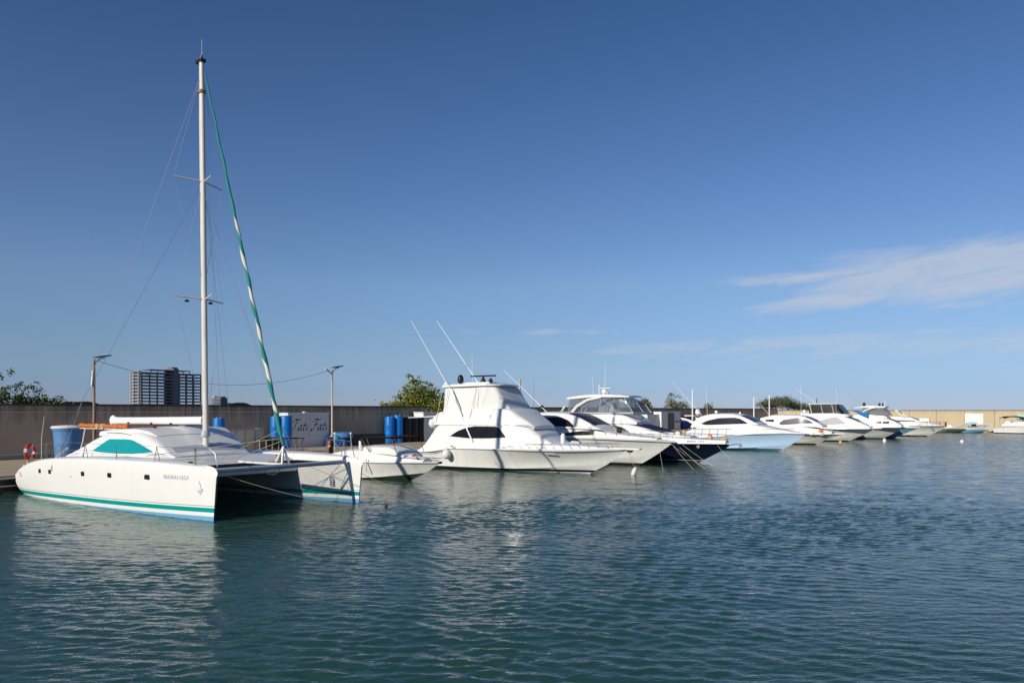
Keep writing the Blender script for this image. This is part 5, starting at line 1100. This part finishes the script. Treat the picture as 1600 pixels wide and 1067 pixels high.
l4,q4=lamp(1082,-1.5,608,'tall thin white pole at the stern of the pale blue boat','white',head=False,arm=0,r=.09,name='white_pole')
l5,q5=lamp(1178,-4,620,'left white pole of the two beneath the spreading tree','white',head=False,arm=0,r=.11,name='white_pole')
l6,q6=lamp(1202,-4,617,'right white pole of the two beneath the spreading tree','white',head=False,arm=0,r=.11,name='white_pole')
rope(q1,q2,1.2,.012,'overhead_cable','thin overhead cable slung between the two lamp posts',m='wire',group=None,n=24)
p=quay_spot(517,-3.6); o=thing('power_pedestal','small dark pedestal with red and orange fittings at the lamp post foot','pedestal',p,HEAD)
b=MB(); b.box((0,0,.55),(.22,.26,1.1)); b.build('body','black',o,bev=.03)
b=MB(); b.box((.06,-.16,.75),(.22,.2,.22)); b.build('red_fitting','flagr',o,bev=.05); b=MB(); b.box((.06,-.17,.5),(.2,.2,.2)); b.build('orange_fitting','yellow',o,bev=.05)
b=MB(); b.tube([(.1,.1,.9),(.2,.5,.3),(.1,.9,.04)],.03,6); b.build('hose','black',o,sm=True)
# ---------------------------------------------------------------- plants beyond the wall
def leaf_mat(name,cols,rough=.5):
    m=bpy.data.materials.new(name); m.use_nodes=True; t=m.node_tree; p=t.nodes['Principled BSDF']; p.inputs['Roughness'].default_value=rough; p.inputs['Specular IOR Level'].default_value=.3
    g=nn(t,'ShaderNodeNewGeometry'); r=nn(t,'ShaderNodeValToRGB'); t.links.new(g.outputs['Random Per Island'],r.inputs[0]); e=r.color_ramp.elements
    for i,c in enumerate(cols):
        if i<2: el_=e[i]; el_.position=i/(len(cols)-1)
        else: el_=e.new(i/(len(cols)-1))
        el_.color=(*c,1)
    for i,el_ in enumerate(sorted(e,key=lambda q:q.position)): pass
    t.links.new(r.outputs[0],p.inputs['Base Color'])
    tr=nn(t,'ShaderNodeBsdfTranslucent'); t.links.new(r.outputs[0],tr.inputs[0]); x=nn(t,'ShaderNodeMixShader'); x.inputs[0].default_value=.3
    t.links.new(p.outputs[0],x.inputs[1]); t.links.new(tr.outputs[0],x.inputs[2]); t.links.new(x.outputs[0],t.nodes['Material Output'].inputs[0]); return m
ml1=leaf_mat('sea_grape_leaves',[(.10,.15,.02),(.30,.32,.035),(.20,.25,.03),(.46,.40,.05),(.12,.15,.03)])
ml2=leaf_mat('dark_leaves',[(.05,.09,.02),(.16,.22,.03),(.03,.05,.02),(.26,.22,.05)])
ml3=leaf_mat('acacia_leaves',[(.13,.15,.05),(.20,.20,.09),(.10,.12,.04),(.24,.20,.12)])
ml4=leaf_mat('dry_leaves',[(.18,.18,.03),(.30,.22,.05),(.11,.13,.03),(.26,.22,.12)])
def plant(name,label,base,lobes,nleaf,ls,m,cat='tree',trunks=1,twigs=10,group=None,seed=1,flat=0,tall=None):
    """lobes: (dx along quay, dy back, z, rx, ry, rz) relative to base; leaves lie through the lobes in clumps"""
    R=np.random.default_rng(seed); o=thing(name,label,cat,base,math.atan2(U[1],U[0]),group); b=MB()
    for k in range(trunks):
        l=lobes[k%len(lobes)]; x0=l[0]*.35+R.normal(0,.1)
        b.tube([(x0,l[1]*.4,0),(lerp(x0,l[0],.5),l[1]*.6,l[2]*.45),(l[0],l[1],l[2])],[.16,.11,.05],7)
    for k in range(twigs):
        l=lobes[k%len(lobes)]; d=R.normal(0,1,3); d/=np.linalg.norm(d); d[2]=abs(d[2])
        b.tube([(l[0],l[1],l[2]-.3*l[5]),(l[0]+d[0]*l[3]*.5,l[1]+d[1]*l[4]*.5,l[2]+d[2]*l[5]*.4),(l[0]+d[0]*l[3]*.98,l[1]+d[1]*l[4]*.98,l[2]+d[2]*l[5]*.98)],[.04,.025,.012],5)
    b.build('trunk','bark',o,sm=True)
    vol=np.array([l[3]*l[4]*l[5] for l in lobes])**.7; vol/=vol.sum(); V=[];Fc=[]
    nc=max(8,nleaf//14); C=[]
    for i in range(nc):
        l=lobes[R.choice(len(lobes),p=vol)]; d=R.normal(0,1,3); d/=np.linalg.norm(d); rr=R.random()**.42
        C.append((np.array(l[:3])+d*rr*np.array(l[3:6]),.16+.16*R.random()))
    if tall is not None:
        for (x,y,z) in tall:
            for _ in range(3): C.append((np.array((x,y,z))+R.normal(0,.14,3),.12))
    sc=np.mean([l[3] for l in lobes])*.55
    per=max(4,nleaf//len(C))
    for c,r_ in C:
        for _ in range(per):
            p=c+R.normal(0,1,3)*r_*sc*np.array((1,1,.75-.4*flat)); nrm=R.normal(0,1,3)+np.array((0,0,.7+flat)); nrm/=np.linalg.norm(nrm)
            a_=np.cross(nrm,R.normal(0,1,3)); a_/=np.linalg.norm(a_); c_=np.cross(nrm,a_); s_=ls*(.6+.7*R.random()); k=len(V)
            V+= [tuple(p+a_*s_),tuple(p+c_*s_*.62+a_*.25*s_),tuple(p-a_*s_*.8),tuple(p-c_*s_*.62+a_*.25*s_)]; Fc.append((k,k+1,k+2,k+3))
    b=MB(); b.v=V; b.f=Fc; b.build('crown',m,o,fix=False); return o
PN=-16.2
def pspot(px,n=PN): return W(t_at(px,n),n,.55)
# the frame of each plant: x along the quay, y away from the water
plant('sea_grape_tree','bushy sea grape tree leaning over the wall behind the blue drums',pspot(650,-15.6),[(-.4,0,4.0,2.2,1.6,1.3),(1.0,-.6,3.4,2.4,1.7,1.1),(.1,.2,5.3,1.0,.8,.9),(1.7,.1,4.6,1.6,1.2,1.2),(-2.4,.1,3.5,1.7,1.0,.6),(-3.8,.1,3.45,1.3,.7,.35),(2.9,-.5,3.6,1.2,1.2,1.2),(1.3,-2.2,3.15,1.9,.7,.6),(2.4,-2.1,2.9,1.2,.6,.6)],6800,.13,ml1,trunks=3,twigs=26,seed=3,tall=[(-.6,0,6.4),(-.35,0,6.1),(-1.3,0,5.3),(-1.5,0,5.0),(.3,0,6.0),(1.4,0,5.9),(2.2,0,5.7),(-2.2,0,4.6),(-2.4,0,4.3)],group='plants beyond the wall')
plant('leafy_shrub','leafy shrub with bare stalks above the left end of the wall',pspot(20,-15.2),[(-.6,0,3.75,1.6,1.0,.7),(1.0,0,3.6,1.2,.8,.5),(2.2,0,3.55,.8,.6,.35),(-2.0,0,3.9,1.5,1.0,.9),(.2,0,3.6,1.8,.6,.4)],3800,.085,ml2,'shrub',2,14,seed=5,tall=[(-1.2,0,5.2),(-.6,0,5.0),(-.1,0,5.3),(.25,0,4.6),(.3,0,4.4),(.95,0,4.4),(1.2,0,4.45),(1.4,0,4.3),(-.9,0,4.7),(-.3,0,4.5)],group='plants beyond the wall')
plant('dry_shrub','yellowish shrub above the wall right of the vinyl enclosure',pspot(1003,-16),[(0,0,3.9,1.4,1.0,.8),(1.6,0,3.8,1.3,1.0,.7),(.9,0,4.6,.5,.5,.6)],1300,.12,ml4,'shrub',2,10,seed=8,group='plants beyond the wall')
plant('dry_shrub','brownish straggling shrub above the wall over the tall white cabinet',pspot(1053,-16),[(-1.2,0,4.0,1.6,1.0,.9),(1.0,0,3.9,2.2,1.0,.7),(3.2,0,3.8,1.6,1.0,.7),(-1.0,0,4.9,.9,.6,.7)],1700,.11,ml4,'shrub',3,22,seed=9,tall=[(-1.6,0,5.7),(-.9,0,5.9),(.4,0,5.5),(2.0,0,5.4)],group='plants beyond the wall')
plant('dry_shrub','small brownish shrub above the wall left of the pale blue boat',pspot(1107,-16),[(0,0,3.8,1.2,.8,.6)],420,.11,ml4,'shrub',1,8,seed=10,group='plants beyond the wall')
plant('spreading_tree','wide low spreading thorn tree beyond the far wall',pspot(1218,-17),[(-8,0,4.3,3.4,2.5,.8),(-3,0,4.8,4.0,2.5,1.2),(2.5,0,5.3,3.4,2.6,1.1),(8,0,4.5,4.6,2.6,1.0),(15,0,4.0,5.2,2.4,.8),(-11.5,0,4.6,1.6,1.4,.4),(22,0,3.7,4.2,2.4,.6)],9500,.15,ml3,trunks=4,twigs=50,seed=12,flat=.6,group='plants beyond the wall')
plant('low_scrub','thin line of scrub on the wall top right of the left shrub',pspot(95,-15),[(0,0,3.3,1.0,.5,.25),(1.6,0,3.25,.7,.4,.2)],260,.07,ml2,'shrub',1,4,seed=14,group='plants beyond the wall')
# ---------------------------------------------------------------- far town: concrete frame tower, small block, hills
def tower():
    D=700; c=Vector(((263-800)/F_PX*D,D,.55)); rot=rad(-35.5+90)
    o=thing('concrete_tower','unfinished concrete frame tower block far behind the wall','building',c,rot)
    wd_=58; dp=14; fh=2.85; nf=13
    for k in range(nf):
        b=MB(); b.box((0,0,fh*(k+1)),(wd_,dp,1.25)); b.build('floor_slab','cone_shaded',o)
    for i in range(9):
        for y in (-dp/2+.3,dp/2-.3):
            b=MB(); b.box((-wd_/2+.5+(wd_-1)*i/8,y+(.02 if y<0 else -.02),fh*nf/2),(.9,.6,fh*nf+.4)); b.build('column','cone_shaded',o)
    b=MB(); b.box((3.5,0,21),(5,dp+.6,42)); b.build('lift_core','cone_shaded',o)
    b=MB(); b.box((4,0,42.6),(5,8,1.4)); b.build('lift_head','cone_shaded',o)
    b=MB(); b.box((-2,0,fh*(nf+1)+.2),(40,dp+1,.6)); b.build('roof_slab','cone_shaded',o)
    for i in range(7): b=MB(); b.box((-20+i*6.2,-dp/2+.5,fh*(nf+.55)),(.5,.5,fh*.9)); b.build('roof_column','cone_shaded',o)
    # open stair end; its sunlight is painted in with the lighter concrete
    for k in range(nf+1): b=MB(); b.box((-wd_/2-1.6,0,fh*k+1.2),(2.8,dp,.55)); b.build('balcony_slab','cone_lit',o)
    for y in (-dp/2+.3,dp/2-.3): b=MB(); b.box((-wd_/2-2.6,y,fh*nf/2+.5),(.9,1.0,fh*nf+1)); b.build('end_column','cone_lit',o)
    return o
tower()
D=760; o=thing('distant_block','small dark block of flats far away right of the mast','building',((343-800)/F_PX*D,D,.55),rad(-20))
b=MB(); b.box((0,0,8),(11,10,16)); b.build('wall','cone_shaded',o); b=MB(); b.box((-4,0,8.6),(4,9,18)); b.build('stair_tower','cone_lit',o); b=MB(); b.box((2,0,16.6),(6,6,1.4)); b.build('roof_tank','cone_shaded',o)
for k in range(4):
    for i in range(3): b=MB(); b.box((-1+2.4*i,-5.03,3.2+3.4*k),(1.2,.12,1.3)); b.build('window','black',o)
def hill(px0,px1,D,h,name):
    x0=(px0-800)/F_PX*D; x1=(px1-800)/F_PX*D; b=MB(); rows=[]
    for j in range(9):
        g=j/8; row=[]
        for i in range(41):
            f=i/40; row.append((lerp(x0,x1,f),D+(g-.5)*120,.3+h*math.sin(PI*f)**.7*math.sin(PI*g)*(.85+.15*math.sin(i*1.9)+.08*math.sin(i*4.7))))
        rows.append(row)
    b.grid(rows); return struct(b.build(name,mh,sm=60))
mh=mat('scrub_hill',(.10,.10,.075),.95,.1,noise=(.05,.7,(.06,.07,.05)))
hill(85,160,800,14,'hills'); hill(315,410,820,13,'hills')
